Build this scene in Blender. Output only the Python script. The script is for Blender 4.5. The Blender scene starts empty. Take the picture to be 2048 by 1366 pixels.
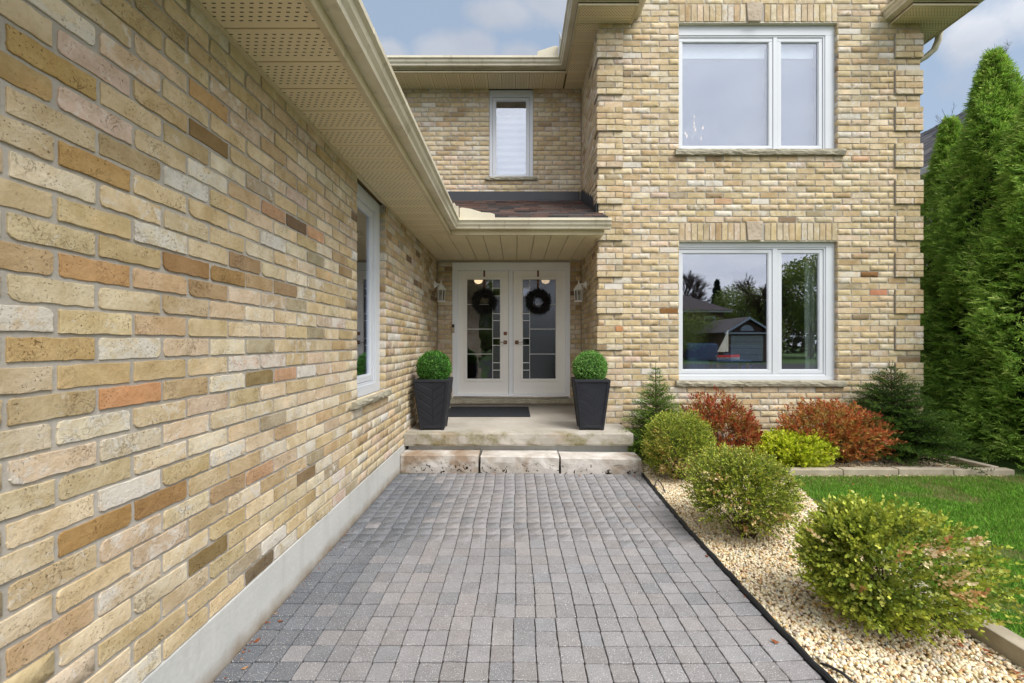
import bpy, math, random
import numpy as np
from mathutils import Vector, Matrix

random.seed(7)
RNG = np.random.default_rng(11)
SC = bpy.context.scene
COL = SC.collection
FPX, VPX, VPY, EYE = 850.0, 1031.0, 686.0, 1.31      # lens in photo pixels, vanishing point, eye height

# ---------------------------------------------------------------- camera
cam_data = bpy.data.cameras.new('camera')
cam_data.sensor_width = 36.0
cam_data.lens = FPX / 2048 * 36.0
cam_data.shift_x = -(VPX - 1024) / 2048
cam_data.shift_y = (VPY - 683) / 2048
cam_data.clip_start = 0.05
cam_data.clip_end = 2000
cam = bpy.data.objects.new('camera', cam_data)
cam.location = (0, 0, EYE)
cam.rotation_euler = (math.radians(90), 0, 0)
COL.objects.link(cam)
SC.camera = cam

# ---------------------------------------------------------------- node helpers
def nd(t, typ, ins=None, **kw):
    n = t.nodes.new(typ)
    for k, v in kw.items():
        setattr(n, k, v)
    for k, v in (ins or {}).items():
        s = n.inputs[k]
        if isinstance(v, bpy.types.NodeSocket):
            t.links.new(v, s)
        else:
            s.default_value = v
    return n

def mth(t, op, a, b=0.0, c=None, clamp=False):
    ins = {0: a, 1: b}
    if c is not None:
        ins[2] = c
    return nd(t, 'ShaderNodeMath', ins, operation=op, use_clamp=clamp).outputs[0]

def mixc(t, f, a, b, blend='MIX'):
    def c4(v):
        return v if isinstance(v, bpy.types.NodeSocket) else (tuple(v) + (1.0,))[:4]
    return nd(t, 'ShaderNodeMix', {0: f, 6: c4(a), 7: c4(b)}, data_type='RGBA', blend_type=blend).outputs[2]

def noise(t, vec, scale, detail=4.0, rough=0.55, dist=0.0):
    n = nd(t, 'ShaderNodeTexNoise', {'Scale': scale, 'Detail': detail, 'Roughness': rough, 'Distortion': dist})
    if vec is not None:
        t.links.new(vec, n.inputs['Vector'])
    return n.outputs['Fac']

def rng_map(t, v, a, b, c=0.0, d=1.0):
    return nd(t, 'ShaderNodeMapRange', {0: v, 1: a, 2: b, 3: c, 4: d}).outputs[0]

def new_mat(name):
    m = bpy.data.materials.new(name)
    m.use_nodes = True
    t = m.node_tree
    t.nodes.clear()
    return m, t

def finish(t, color, rough=0.8, bump=None, bump_d=0.01, bump_s=1.0, spec=0.3, metal=0.0, trans=None, emit=None):
    b = nd(t, 'ShaderNodeBsdfPrincipled')
    for k, v in (('Base Color', color), ('Roughness', rough), ('Specular IOR Level', spec), ('Metallic', metal)):
        if isinstance(v, bpy.types.NodeSocket):
            t.links.new(v, b.inputs[k])
        elif k == 'Base Color':
            b.inputs[k].default_value = (tuple(v) + (1.0,))[:4]
        else:
            b.inputs[k].default_value = v
    if bump is not None:
        bn = nd(t, 'ShaderNodeBump', {'Height': bump, 'Distance': bump_d, 'Strength': bump_s})
        t.links.new(bn.outputs[0], b.inputs['Normal'])
    if emit is not None:
        b.inputs['Emission Color'].default_value = tuple(emit[0]) + (1,)
        b.inputs['Emission Strength'].default_value = emit[1]
    out = nd(t, 'ShaderNodeOutputMaterial')
    sh = b.outputs[0]
    if trans is not None:
        tr = nd(t, 'ShaderNodeBsdfTranslucent')
        if isinstance(color, bpy.types.NodeSocket):
            t.links.new(color, tr.inputs[0])
        else:
            tr.inputs[0].default_value = (tuple(color) + (1,))[:4]
        mx = nd(t, 'ShaderNodeMixShader', {0: trans})
        t.links.new(sh, mx.inputs[1]); t.links.new(tr.outputs[0], mx.inputs[2])
        sh = mx.outputs[0]
    t.links.new(sh, out.inputs[0])
    return b

def pos(t):
    return nd(t, 'ShaderNodeNewGeometry').outputs['Position']

def objco(t):
    return nd(t, 'ShaderNodeTexCoord').outputs['Object']

# ---------------------------------------------------------------- world: daylight sky with broken cloud
SUN_EL, SUN_AZ = math.radians(55), math.radians(137)      # sun behind the viewer, towards the lawn side (azimuth from +Y, clockwise)
world = bpy.data.worlds.new('World')
SC.world = world
world.use_nodes = True
wt = world.node_tree
wt.nodes.clear()
sky = nd(wt, 'ShaderNodeTexSky', sky_type='NISHITA', sun_disc=False, sun_elevation=SUN_EL, sun_rotation=SUN_AZ,
         air_density=1.0, dust_density=1.6, ozone_density=2.0)
wdir = nd(wt, 'ShaderNodeTexCoord').outputs['Generated']
sep = nd(wt, 'ShaderNodeSeparateXYZ', {0: wdir})
zc = mth(wt, 'MAXIMUM', sep.outputs[2], 0.06)
# cloud layer: directions projected on a high sheet, so the clouds flatten to the horizon
px_ = mth(wt, 'DIVIDE', sep.outputs[0], mth(wt, 'ADD', zc, 0.25))
py_ = mth(wt, 'DIVIDE', sep.outputs[1], mth(wt, 'ADD', zc, 0.25))
cv = nd(wt, 'ShaderNodeCombineXYZ', {0: px_, 1: py_, 2: mth(wt, 'MULTIPLY', sep.outputs[2], 1.6)}).outputs[0]
cn = noise(wt, cv, 1.35, 9.0, 0.56, 0.15)
def wblob(px, py, r, sx=1.0):
    d = Vector(((px - VPX) / FPX, 1.0, (VPY - py) / FPX)).normalized()
    df = nd(wt, 'ShaderNodeVectorMath', {0: wdir, 1: tuple(d)}, operation='SUBTRACT').outputs[0]
    df = nd(wt, 'ShaderNodeVectorMath', {0: df, 1: (1 / sx, 1.0, 1.0)}, operation='MULTIPLY').outputs[0]
    ln = nd(wt, 'ShaderNodeVectorMath', {0: df}, operation='LENGTH').outputs['Value']
    return rng_map(wt, ln, 0.0, r, 1.0, 0.0)
puff = noise(wt, wdir, 9.0, 6.0, 0.6)
bl = None
for *a, amp_ in ((895, 118, 0.062, 1.4, 1), (945, 108, 0.055, 1.3, 1), (1040, 128, 0.05, 1.4, 1), (775, 120, 0.04, 1.5, 1),
          (1010, 28, 0.040, 2.6, .75), (1120, 0, 0.060, 2.0, .8), (1955, 66, 0.045, 2.0, .62), (2030, 20, 0.05, 2.4, .45)):
    w = mth(wt, 'MULTIPLY', wblob(*a), amp_)
    bl = w if bl is None else mth(wt, 'MAXIMUM', bl, w)
blm = mth(wt, 'MULTIPLY', mth(wt, 'SUBTRACT', mth(wt, 'ADD', bl, mth(wt, 'MULTIPLY', puff, 1.1)), 0.62), 2.6, clamp=True)
behind = rng_map(wt, sep.outputs[1], 0.25, -0.30, 0.0, 0.42)      # the cover is closer towards the street, as in the window panes
cov = rng_map(wt, mth(wt, 'ADD', cn, behind), 0.50, 0.66, 0.0, 1.0)
front = rng_map(wt, sep.outputs[1], -0.1, 0.5, 1.0, 0.08)
cov = mth(wt, 'MULTIPLY', cov, front)
cov = mth(wt, 'MAXIMUM', cov, mth(wt, 'MULTIPLY', blm, 0.85), clamp=True)
shade = noise(wt, cv, 2.6, 6.0, 0.6)
sdv = (math.sin(SUN_AZ) * math.cos(SUN_EL), math.cos(SUN_AZ) * math.cos(SUN_EL), math.sin(SUN_EL))
sdot = nd(wt, 'ShaderNodeVectorMath', {0: wdir, 1: sdv}, operation='DOT_PRODUCT').outputs['Value']
glow = rng_map(wt, sdot, 0.30, 0.95, 0.0, 1.0)                   # clouds are lit by the sun behind them
ccol = mixc(wt, glow, mixc(wt, rng_map(wt, shade, 0.3, 0.7), (1.9, 2.1, 2.5), (2.75, 2.85, 3.1)), mixc(wt, rng_map(wt, shade, 0.3, 0.7), (7.8, 8.0, 8.5), (10.5, 10.4, 10.3)))
skyc = mixc(wt, 0.72, sky.outputs[0], (1.75, 2.15, 2.6))
allc = mixc(wt, cov, skyc, ccol)
bg = nd(wt, 'ShaderNodeBackground', {'Strength': 0.1})
wt.links.new(allc, bg.inputs[0])
wo = nd(wt, 'ShaderNodeOutputWorld')
wt.links.new(bg.outputs[0], wo.inputs[0])

sun_d = bpy.data.lights.new('sun', 'SUN')
sun_d.energy = 1.5
sun_d.angle = math.radians(30)
sun_d.color = (1.0, 0.965, 0.91)
sun = bpy.data.objects.new('sun', sun_d)
sd = Vector((math.sin(SUN_AZ) * math.cos(SUN_EL), math.cos(SUN_AZ) * math.cos(SUN_EL), math.sin(SUN_EL)))
sun.rotation_euler = sd.to_track_quat('Z', 'Y').to_euler()
sun.location = (0, 0, 20)
COL.objects.link(sun)

SC.view_settings.view_transform = 'Standard'
SC.view_settings.look = 'None'
SC.view_settings.exposure = 1.27
SC.view_settings.gamma = 1.0
SC.cycles.max_bounces = 7
SC.cycles.transparent_max_bounces = 16

# ---------------------------------------------------------------- object helpers
LOC = {}                      # world location of every Empty (pure translations)
def thing(name, label, cat, loc=(0, 0, 0), group=None, kind=None):
    o = bpy.data.objects.new(name, None)
    o.location = loc
    o.empty_display_size = 0.1
    COL.objects.link(o)
    LOC[o.name] = Vector(loc)
    o['label'] = label
    o['category'] = cat
    if group: o['group'] = group
    if kind: o['kind'] = kind
    return o

def tag(o, label, cat, group=None):
    o['label'] = label; o['category'] = cat
    if group: o['group'] = group
    return o

def attach(o, parent):
    COL.objects.link(o)
    if parent is not None:
        o.parent = parent
        l = LOC.get(parent.name)
        if l is not None:
            o.matrix_parent_inverse = Matrix.Translation(-l)
    return o

def nmesh(name, V, F, mat, parent=None, tint=None, smooth=False, kind=None):
    V = np.asarray(V, dtype=np.float32)
    me = bpy.data.meshes.new(name)
    if isinstance(F, np.ndarray):
        n, k = F.shape
        me.vertices.add(len(V)); me.vertices.foreach_set('co', V.ravel())
        me.loops.add(n * k); me.loops.foreach_set('vertex_index', F.astype(np.int32).ravel())
        me.polygons.add(n)
        me.polygons.foreach_set('loop_start', np.arange(0, n * k, k, dtype=np.int32))
        me.update(calc_edges=True)
    else:
        me.from_pydata([tuple(v) for v in V.tolist()], [], F)
    if tint is not None:
        a = me.attributes.new('tint', 'FLOAT_COLOR', 'POINT')
        a.data.foreach_set('color', np.asarray(tint, dtype=np.float32).ravel())
    if smooth:
        me.polygons.foreach_set('use_smooth', np.ones(len(me.polygons), dtype=bool))
    if mat is not None:
        me.materials.append(mat)
    o = bpy.data.objects.new(name, me)
    attach(o, parent)
    if kind: o['kind'] = kind
    return o

class Frame:                                     # a wall's own axes: u along it, n out of it, z up
    def __init__(s, o, u, n):
        s.o, s.u, s.n = Vector(o), Vector(u), Vector(n)
        s.ang = math.atan2(s.u.y, s.u.x)
    def p(s, u, n, z):
        return s.o + s.u * u + s.n * n + Vector((0, 0, z))
WF = Frame((0, 0, 0), (1, 0, 0), (0, -1, 0))

class MB:
    def __init__(s): s.v = []; s.f = []
    def box(s, x0, x1, y0, y1, z0, z1):
        b = len(s.v)
        s.v += [(x0, y0, z0), (x1, y0, z0), (x1, y1, z0), (x0, y1, z0), (x0, y0, z1), (x1, y0, z1), (x1, y1, z1), (x0, y1, z1)]
        s.f += [[b + i for i in q] for q in ((3, 2, 1, 0), (4, 5, 6, 7), (0, 1, 5, 4), (1, 2, 6, 5), (2, 3, 7, 6), (3, 0, 4, 7))]
        return s
    def fb(s, F, u0, u1, n0, n1, z0, z1):        # box in a wall frame
        b = len(s.v)
        for z in (z0, z1):
            for (u, n) in ((u0, n0), (u1, n0), (u1, n1), (u0, n1)):
                s.v.append(tuple(F.p(u, n, z)))
        q = ((3, 2, 1, 0), (4, 5, 6, 7), (0, 1, 5, 4), (1, 2, 6, 5), (2, 3, 7, 6), (3, 0, 4, 7))
        s.f += [[b + i for i in x] for x in q]
        return s
    def ring(s, F, u0, u1, z0, z1, n0, n1, l, r, bt, tp):   # rectangular frame of four butted members
        s.fb(F, u0, u1, n0, n1, z1 - tp, z1); s.fb(F, u0, u1, n0, n1, z0, z0 + bt)
        s.fb(F, u0, u0 + l, n0, n1, z0 + bt, z1 - tp); s.fb(F, u1 - r, u1, n0, n1, z0 + bt, z1 - tp)
        return s
    def tube(s, pts, r, seg=8, cap=True):
        pts = [Vector(p) for p in pts]
        rr = r if isinstance(r, (list, tuple)) else [r] * len(pts)
        rings = []
        for i, p in enumerate(pts):
            d = (pts[min(i + 1, len(pts) - 1)] - pts[max(i - 1, 0)]).normalized()
            a = d.orthogonal().normalized() if i == 0 else (prev - d * prev.dot(d)).normalized()
            prev = a
            c = d.cross(a)
            b = len(s.v)
            for k in range(seg):
                t = 2 * math.pi * k / seg
                s.v.append(tuple(p + (a * math.cos(t) + c * math.sin(t)) * rr[i]))
            rings.append(b)
        for i in range(len(rings) - 1):
            for k in range(seg):
                k2 = (k + 1) % seg
                s.f.append([rings[i] + k, rings[i] + k2, rings[i + 1] + k2, rings[i + 1] + k])
        if cap:
            s.f.append([rings[0] + k for k in range(seg)][::-1]); s.f.append([rings[-1] + k for k in range(seg)])
        return s
    def lathe(s, cx, cy, prof, seg=16, sq=None):
        rings = []
        for (r, z) in prof:
            b = len(s.v)
            for k in range(seg):
                t = 2 * math.pi * (k + (0.5 if sq else 0)) / seg
                s.v.append((cx + r * math.cos(t), cy + r * math.sin(t), z))
            rings.append(b)
        for i in range(len(rings) - 1):
            for k in range(seg):
                k2 = (k + 1) % seg
                s.f.append([rings[i] + k, rings[i] + k2, rings[i + 1] + k2, rings[i + 1] + k])
        s.f.append([rings[0] + k for k in range(seg)][::-1]); s.f.append([rings[-1] + k for k in range(seg)])
        return s
    def poly(s, pts, th):                        # flat polygon given thickness along a vector
        b = len(s.v); n = len(pts); th = Vector(th)
        s.v += [tuple(p) for p in pts] + [tuple(Vector(p) + th) for p in pts]
        s.f.append(list(range(b, b + n))); s.f.append(list(range(b + 2 * n - 1, b + n - 1, -1)))
        for i in range(n):
            j = (i + 1) % n
            s.f.append([b + j, b + i, b + n + i, b + n + j])
        return s
    def sweep(s, path, normals, prof, z):        # closed profile (offset out, height) swept along a mitred path
        rings = []
        for i, p in enumerate(path):
            if i == 0: m = Vector(normals[0])
            elif i == len(path) - 1: m = Vector(normals[-1])
            else:
                a, c = Vector(normals[i - 1]), Vector(normals[i]); m = (a + c) / (1 + a.dot(c))
            b = len(s.v)
            for (d, h) in prof:
                s.v.append((p[0] + m.x * d, p[1] + m.y * d, z + h))
            rings.append(b)
        n = len(prof)
        for i in range(len(rings) - 1):
            for k in range(n):
                k2 = (k + 1) % n
                s.f.append([rings[i] + k, rings[i] + k2, rings[i + 1] + k2, rings[i + 1] + k])
        s.f.append([rings[0] + k for k in range(n)][::-1]); s.f.append([rings[-1] + k for k in range(n)])
        return s
    def build(s, name, mat, parent=None, bevel=0.0, smooth=False, kind=None, seg=2):
        me = bpy.data.meshes.new(name)
        me.from_pydata(s.v, [], s.f)
        me.materials.append(mat)
        import bmesh
        bm = bmesh.new(); bm.from_mesh(me)
        bmesh.ops.recalc_face_normals(bm, faces=bm.faces)
        bm.to_mesh(me); bm.free()
        if smooth:
            me.polygons.foreach_set('use_smooth', np.ones(len(me.polygons), dtype=bool))
        o = bpy.data.objects.new(name, me)
        attach(o, parent)
        if bevel:
            m = o.modifiers.new('bevel', 'BEVEL'); m.width = bevel; m.segments = seg; m.limit_method = 'ANGLE'
        if kind: o['kind'] = kind
        return o

def proj(p):
    y = max(p[1], 0.05)
    return (VPX + FPX * p[0] / y, VPY - FPX * (p[2] - EYE) / y)

def struct(o): o['kind'] = 'structure'; return o
# ---------------------------------------------------------------- materials
def lin(r, g, b, k=1.0):
    f = lambda c: ((c / 255 + 0.055) / 1.055) ** 2.4 if c > 10 else c / 255 / 12.92
    return (f(r) * k, f(g) * k, f(b) * k)

def brick_mat(name, per_object, fine=1.0):
    m, t = new_mat(name)
    if per_object:
        oi = nd(t, 'ShaderNodeObjectInfo'); c, a = oi.outputs['Color'], oi.outputs['Alpha']
    else:
        at = nd(t, 'ShaderNodeAttribute', attribute_name='tint'); c, a = at.outputs['Color'], at.outputs['Alpha']
    off = nd(t, 'ShaderNodeVectorMath', {0: c, 1: (41.0, 57.0, 83.0)}, operation='MULTIPLY').outputs[0]
    v = nd(t, 'ShaderNodeVectorMath', {0: pos(t), 1: off}, operation='ADD').outputs[0]
    big = noise(t, v, 9, 5, 0.6, 0.4)
    fin = noise(t, v, 70, 6, 0.65)
    c1 = mixc(t, rng_map(t, big, 0.35, 0.7), mixc(t, 1.0, c, (0.82, 0.76, 0.66), 'MULTIPLY'), mixc(t, 1.0, c, (1.12, 1.13, 1.17), 'MULTIPLY'))
    c1 = mixc(t, rng_map(t, fin, 0.3, 0.75, 0.0, 0.55), c1, mixc(t, 1.0, c1, (0.84, 0.80, 0.72), 'MULTIPLY'))
    # burnt tint wandering over some bricks
    bn = noise(t, v, 4.5, 3, 0.5)
    c1 = mixc(t, rng_map(t, bn, 0.60, 0.78, 0.0, 0.45), c1, mixc(t, 1.0, c1, (1.08, 0.80, 0.55), 'MULTIPLY'))
    # lime and mortar smears
    wn = noise(t, v, 17, 8, 0.72, 0.6)
    thr = mth(t, 'MULTIPLY_ADD', a, -0.40, 0.76)
    wm = mth(t, 'MULTIPLY', mth(t, 'SUBTRACT', wn, thr), 9.0, clamp=True)
    c1 = mixc(t, mth(t, 'MULTIPLY', wm, 0.85), c1, (0.66, 0.62, 0.55))
    # dark pits and flecks, in clusters
    fk = noise(t, v, 150, 3, 0.6)
    cl = noise(t, v, 11, 2, 0.5)
    pk = mth(t, 'MULTIPLY', rng_map(t, fk, 0.60, 0.69), rng_map(t, cl, 0.42, 0.6))
    c1 = mixc(t, mth(t, 'MULTIPLY', pk, 0.75), c1, mixc(t, 1.0, c1, (0.25, 0.18, 0.12), 'MULTIPLY'))
    # creases
    cr = noise(t, v, 26, 5, 0.6, 1.6)
    ck = mth(t, 'SUBTRACT', 1.0, mth(t, 'MULTIPLY', mth(t, 'ABSOLUTE', mth(t, 'SUBTRACT', cr, 0.5)), 55.0), clamp=True)
    ck = mth(t, 'MULTIPLY', ck, rng_map(t, noise(t, v, 7, 2), 0.55, 0.68))
    c1 = mixc(t, mth(t, 'MULTIPLY', ck, 0.55), c1, mixc(t, 1.0, c1, (0.35, 0.27, 0.18), 'MULTIPLY'))
    h = mth(t, 'ADD', mth(t, 'MULTIPLY', fin, 0.7), mth(t, 'MULTIPLY', noise(t, v, 40, 5), 0.5))
    h = mth(t, 'SUBTRACT', h, mth(t, 'MULTIPLY', mth(t, 'ADD', pk, ck), 0.5))
    finish(t, c1, 0.92, h, 0.006 * fine, 0.75, spec=0.15)
    return m

def noisy(name, c0, c1, scale, rough=0.85, bump=0.003, fscale=None, spec=0.2, world=True, detail=6, speck=None, trans=None):
    m, t = new_mat(name)
    v = pos(t) if world else objco(t)
    n = noise(t, v, scale, detail, 0.6)
    c = mixc(t, rng_map(t, n, 0.3, 0.7), c0, c1)
    f = noise(t, v, fscale or scale * 9, 5, 0.65)
    c = mixc(t, rng_map(t, f, 0.3, 0.7, 0.0, 0.5), c, mixc(t, 1.0, c, (0.78, 0.77, 0.75), 'MULTIPLY'))
    if speck:
        s = noise(t, v, speck[1], 2, 0.5)
        c = mixc(t, rng_map(t, s, speck[2], speck[2] + 0.06), c, speck[0])
    finish(t, c, rough, f, bump, 0.7, spec=spec, trans=trans)
    return m

def plain(name, c, rough=0.5, spec=0.4, metal=0.0, var=0.1, scale=5.0, emit=None, bump=0.0):
    m, t = new_mat(name)
    v = pos(t)
    n = noise(t, v, scale, 4, 0.6)
    k = 1 - var
    cc = mixc(t, rng_map(t, n, 0.3, 0.7), (c[0] * k, c[1] * k, c[2] * k), c)
    finish(t, cc, rough, noise(t, v, scale * 30, 2) if bump else None, bump or 0.001, 0.6, spec=spec, metal=metal, emit=emit)
    return m

def tinted(name, rough=0.6, trans=None, spec=0.3, var=0.25, scale=40.0, bump=None):
    """colour from the 'tint' attribute, with a little noise"""
    m, t = new_mat(name)
    c = nd(t, 'ShaderNodeAttribute', attribute_name='tint').outputs['Color']
    n = noise(t, pos(t), scale, 3, 0.6)
    c = mixc(t, rng_map(t, n, 0.3, 0.7, 0.0, 1.0), mixc(t, 1.0, c, (1 - var,) * 3, 'MULTIPLY'), c)
    finish(t, c, rough, noise(t, pos(t), scale * 6, 4) if bump else None, bump or 0.001, 0.8, spec=spec, trans=trans)
    return m

def soffit_mat(name, along, pitch, origin, slots=True):
    """painted aluminium; 'along' is the index (0 X, 1 Y) of the axis ACROSS the panels"""
    m, t = new_mat(name)
    p = nd(t, 'ShaderNodeSeparateXYZ', {0: pos(t)})
    a = p.outputs[along]; b = p.outputs[1 - along]
    base = mixc(t, rng_map(t, noise(t, pos(t), 2.5, 5, 0.6), 0.3, 0.7), lin(226, 211, 174), lin(234, 220, 186))
    aa = mth(t, 'DIVIDE', mth(t, 'SUBTRACT', a, origin), pitch)
    fr = mth(t, 'FRACT', aa)
    if slots:
        rows = mth(t, 'MULTIPLY', fr, 9.5)
        rf = mth(t, 'FRACT', rows)
        ri = mth(t, 'FLOOR', rows)
        u = mth(t, 'FRACT', mth(t, 'ADD', mth(t, 'DIVIDE', b, 0.035), mth(t, 'MULTIPLY', ri, 0.41)))
        m1 = mth(t, 'LESS_THAN', mth(t, 'ABSOLUTE', mth(t, 'SUBTRACT', u, 0.5)), 0.205)
        m2 = mth(t, 'LESS_THAN', mth(t, 'ABSOLUTE', mth(t, 'SUBTRACT', rf, 0.5)), 0.13)
        m3 = mth(t, 'LESS_THAN', mth(t, 'ABSOLUTE', mth(t, 'SUBTRACT', fr, 0.5)), 0.37)
        msk = mth(t, 'MULTIPLY', mth(t, 'MULTIPLY', m1, m2), m3)
        c = mixc(t, msk, base, (0.03, 0.024, 0.015))
        finish(t, c, 0.45, mth(t, 'SUBTRACT', 1.0, msk), 0.002, 0.5, spec=0.35)
    else:
        w = mth(t, 'SINE', mth(t, 'MULTIPLY', fr, 2 * math.pi * 14))
        finish(t, base, 0.45, w, 0.0012, 0.7, spec=0.35)
    return m

def glass_mat(name, refl=0.34, tint=(0.75, 0.8, 0.82), rough=0.0, wav=0.0):
    m, t = new_mat(name)
    bk = nd(t, 'ShaderNodeNewGeometry').outputs['Backfacing']
    fr = nd(t, 'ShaderNodeFresnel', {'IOR': mth(t, 'MULTIPLY_ADD', bk, 1 / 1.5 - 1.5, 1.5)}).outputs[0]
    f = mth(t, 'ADD', refl, mth(t, 'MULTIPLY', fr, 0.8), clamp=True)
    tr = nd(t, 'ShaderNodeBsdfTransparent', {0: tuple(tint) + (1,)})
    gl = nd(t, 'ShaderNodeBsdfGlossy', {0: (0.84, 0.88, 1.0, 1), 'Roughness': rough})
    if wav:
        bn = nd(t, 'ShaderNodeBump', {'Height': noise(t, pos(t), 3.0, 2), 'Distance': wav, 'Strength': 0.5})
        t.links.new(bn.outputs[0], gl.inputs['Normal'])
    mx = nd(t, 'ShaderNodeMixShader', {0: f})
    t.links.new(tr.outputs[0], mx.inputs[1]); t.links.new(gl.outputs[0], mx.inputs[2])
    o = nd(t, 'ShaderNodeOutputMaterial'); t.links.new(mx.outputs[0], o.inputs[0])
    return m

M = {}
def stained(name, c, rough):
    m, t = new_mat(name)
    v = pos(t)
    n = noise(t, v, 1.7, 6, 0.65)
    st = nd(t, 'ShaderNodeMapping', {0: v, 3: (14.0, 14.0, 1.0)}).outputs[0]
    r = noise(t, st, 1.0, 5, 0.65)
    cc = mixc(t, mth(t, 'MULTIPLY', rng_map(t, n, 0.42, 0.62), 0.30), c, lin(160, 140, 104))
    cc = mixc(t, rng_map(t, r, 0.56, 0.74, 0.0, 0.40), cc, lin(120, 104, 78))
    finish(t, cc, mth(t, 'ADD', rough, mth(t, 'MULTIPLY', n, 0.2)), noise(t, v, 2.2, 2), 0.004, 0.4, spec=0.5)
    return m
def foundation_mat():
    m, t = new_mat('foundation_concrete')
    v = pos(t); s = nd(t, 'ShaderNodeSeparateXYZ', {0: v})
    n = noise(t, v, 1.6, 6, 0.6); f = noise(t, v, 45, 5, 0.65)
    c = mixc(t, rng_map(t, n, 0.3, 0.7), lin(184, 185, 183), lin(208, 208, 204))
    c = mixc(t, rng_map(t, f, 0.3, 0.7, 0.0, 0.5), c, mixc(t, 1.0, c, (0.84, 0.83, 0.81), 'MULTIPLY'))
    st = nd(t, 'ShaderNodeMapping', {0: v, 3: (7.0, 7.0, 1.2)}).outputs[0]
    c = mixc(t, rng_map(t, noise(t, st, 1.0, 5, 0.6), 0.55, 0.75, 0.0, 0.4), c, lin(160, 156, 146))      # run-off streaks
    low = mth(t, 'MULTIPLY', rng_map(t, mth(t, 'ADD', s.outputs[2], mth(t, 'MULTIPLY', noise(t, v, 9, 5, .65), 0.11)), 0.13, 0.04), 0.85)
    c = mixc(t, low, c, lin(134, 116, 92))                                                             # soil splashed up at the foot
    finish(t, c, 0.92, mth(t, 'ADD', f, mth(t, 'MULTIPLY', noise(t, v, 5, 4), 1.5)), 0.003, 0.7, spec=0.15)
    return m
M['brick'] = brick_mat('tumbled_brick_single', True)
M['bricks'] = brick_mat('tumbled_brick_mass', False)
M['mortar'] = noisy('mortar', lin(166, 160, 151), lin(184, 178, 168), 3.0, 0.95, 0.004, 60)
M['concrete'] = foundation_mat()
M['white'] = plain('white_vinyl', (0.64, 0.67, 0.72), 0.35, 0.45, var=0.04, scale=3)
M['casing'] = plain('door_casing', (0.84, 0.87, 0.92), 0.35, 0.45, var=0.04, scale=3)
M['glass_side'] = glass_mat('window_glass_side', 0.36, (0.95, 0.97, 0.97))
M['doorwhite'] = plain('door_paint', (0.88, 0.87, 0.84), 0.4, 0.4, var=0.05, scale=2)
M['gutter'] = stained('gutter_paint', lin(222, 215, 194), 0.25)
M['fascia'] = stained('fascia_paint', lin(210, 197, 164), 0.4)
M['guard'] = plain('splash_guard_paint', lin(214, 206, 184), 0.4, 0.4, var=0.1)
M['soffit_a'] = soffit_mat('soffit_vented_garage', 1, 0.2, 1.49, True)
M['soffit_b'] = soffit_mat('soffit_ribbed_porch', 0, 0.2, -0.98, False)
M['soffit_c'] = soffit_mat('soffit_vented_upper', 1, 0.2, 4.80, True)
M['soffit_d'] = soffit_mat('soffit_vented_back', 0, 0.2, -1.0, True)
M['soffback'] = plain('soffit_back', lin(120, 104, 70), 0.6, 0.2)
M['dark_metal'] = plain('dark_flashing', (0.035, 0.037, 0.045), 0.35, 0.5, var=0.2)
M['glass'] = glass_mat('window_glass', 0.22, (0.95, 0.97, 0.97))
M['glass_up'] = glass_mat('window_glass_upper', 0.14, (0.95, 0.97, 0.97))
M['doorglass'] = glass_mat('door_glass', 0.10, (0.62, 0.62, 0.64), 0.03, 0.01)
M['frosted'] = glass_mat('door_glass_textured', 0.09, (0.42, 0.43, 0.45), 0.25)
M['came'] = plain('glass_came', (0.72, 0.72, 0.72), 0.35, 0.6, var=0.03)
M['room'] = plain('interior_paint', (0.28, 0.25, 0.22), 0.8, 0.2)
M['hall'] = plain('hall_paint', (0.30, 0.24, 0.18), 0.8, 0.2)
M['floorwood'] = plain('interior_floor', (0.12, 0.08, 0.05), 0.95, 0.05)
M['bronze'] = plain('bronze_hardware', (0.22, 0.10, 0.06), 0.3, 0.6, metal=0.7)
M['nickel'] = plain('nickel', (0.6, 0.55, 0.5), 0.25, 0.6, metal=1.0)
M['blackplastic'] = plain('black_plastic', (0.018, 0.019, 0.024), 0.45, 0.4, var=0.25, scale=9)
M['planter'] = plain('planter_plastic', (0.022, 0.024, 0.032), 0.55, 0.35, var=0.3, scale=7, bump=0.0006)
M['edging'] = plain('edging_plastic', (0.02, 0.021, 0.024), 0.4, 0.45, var=0.3, scale=14)
M['lampglass'] = glass_mat('lantern_glass', 0.12, (0.9, 0.9, 0.86), 0.12)
M['lampwhite'] = plain('lantern_paint', (0.88, 0.88, 0.85), 0.4, 0.4, var=0.08, scale=20)
M['ribbon'] = plain('ribbon', (0.14, 0.055, 0.02), 0.6, 0.3)
M['leaf'] = tinted('shrub_leaf', 0.5, trans=0.28, spec=0.35, var=0.25, scale=30)
M['needle'] = tinted('conifer_leaf', 0.6, trans=0.28, spec=0.2, var=0.3, scale=12)
M['bark'] = noisy('bark', (0.07, 0.045, 0.03), (0.16, 0.11, 0.075), 30, 0.9, 0.002)
M['grass'] = tinted('grass_blade', 0.5, trans=0.35, spec=0.25, var=0.2, scale=5)
M['pebble'] = tinted('pebble', 0.7, spec=0.25, var=0.3, scale=60, bump=0.002)
M['soil'] = noisy('soil', (0.05, 0.035, 0.025), (0.10, 0.07, 0.05), 8, 0.95, 0.01)
M['timber'] = noisy('weathered_timber', lin(150, 140, 122), lin(178, 168, 150), 7, 0.9, 0.002, 55)
M['wreath'] = tinted('wreath_twig', 0.8, spec=0.1, var=0.3, scale=50)
M['curtain'] = plain('curtain', (0.72, 0.82, 0.74), 0.8, 0.2)
M['blue'] = plain('blue_fabric', (0.05, 0.10, 0.22), 0.8, 0.2, var=0.3, scale=30)
M['red'] = plain('red_paint', (0.85, 0.04, 0.05), 0.35, 0.5)
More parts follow.
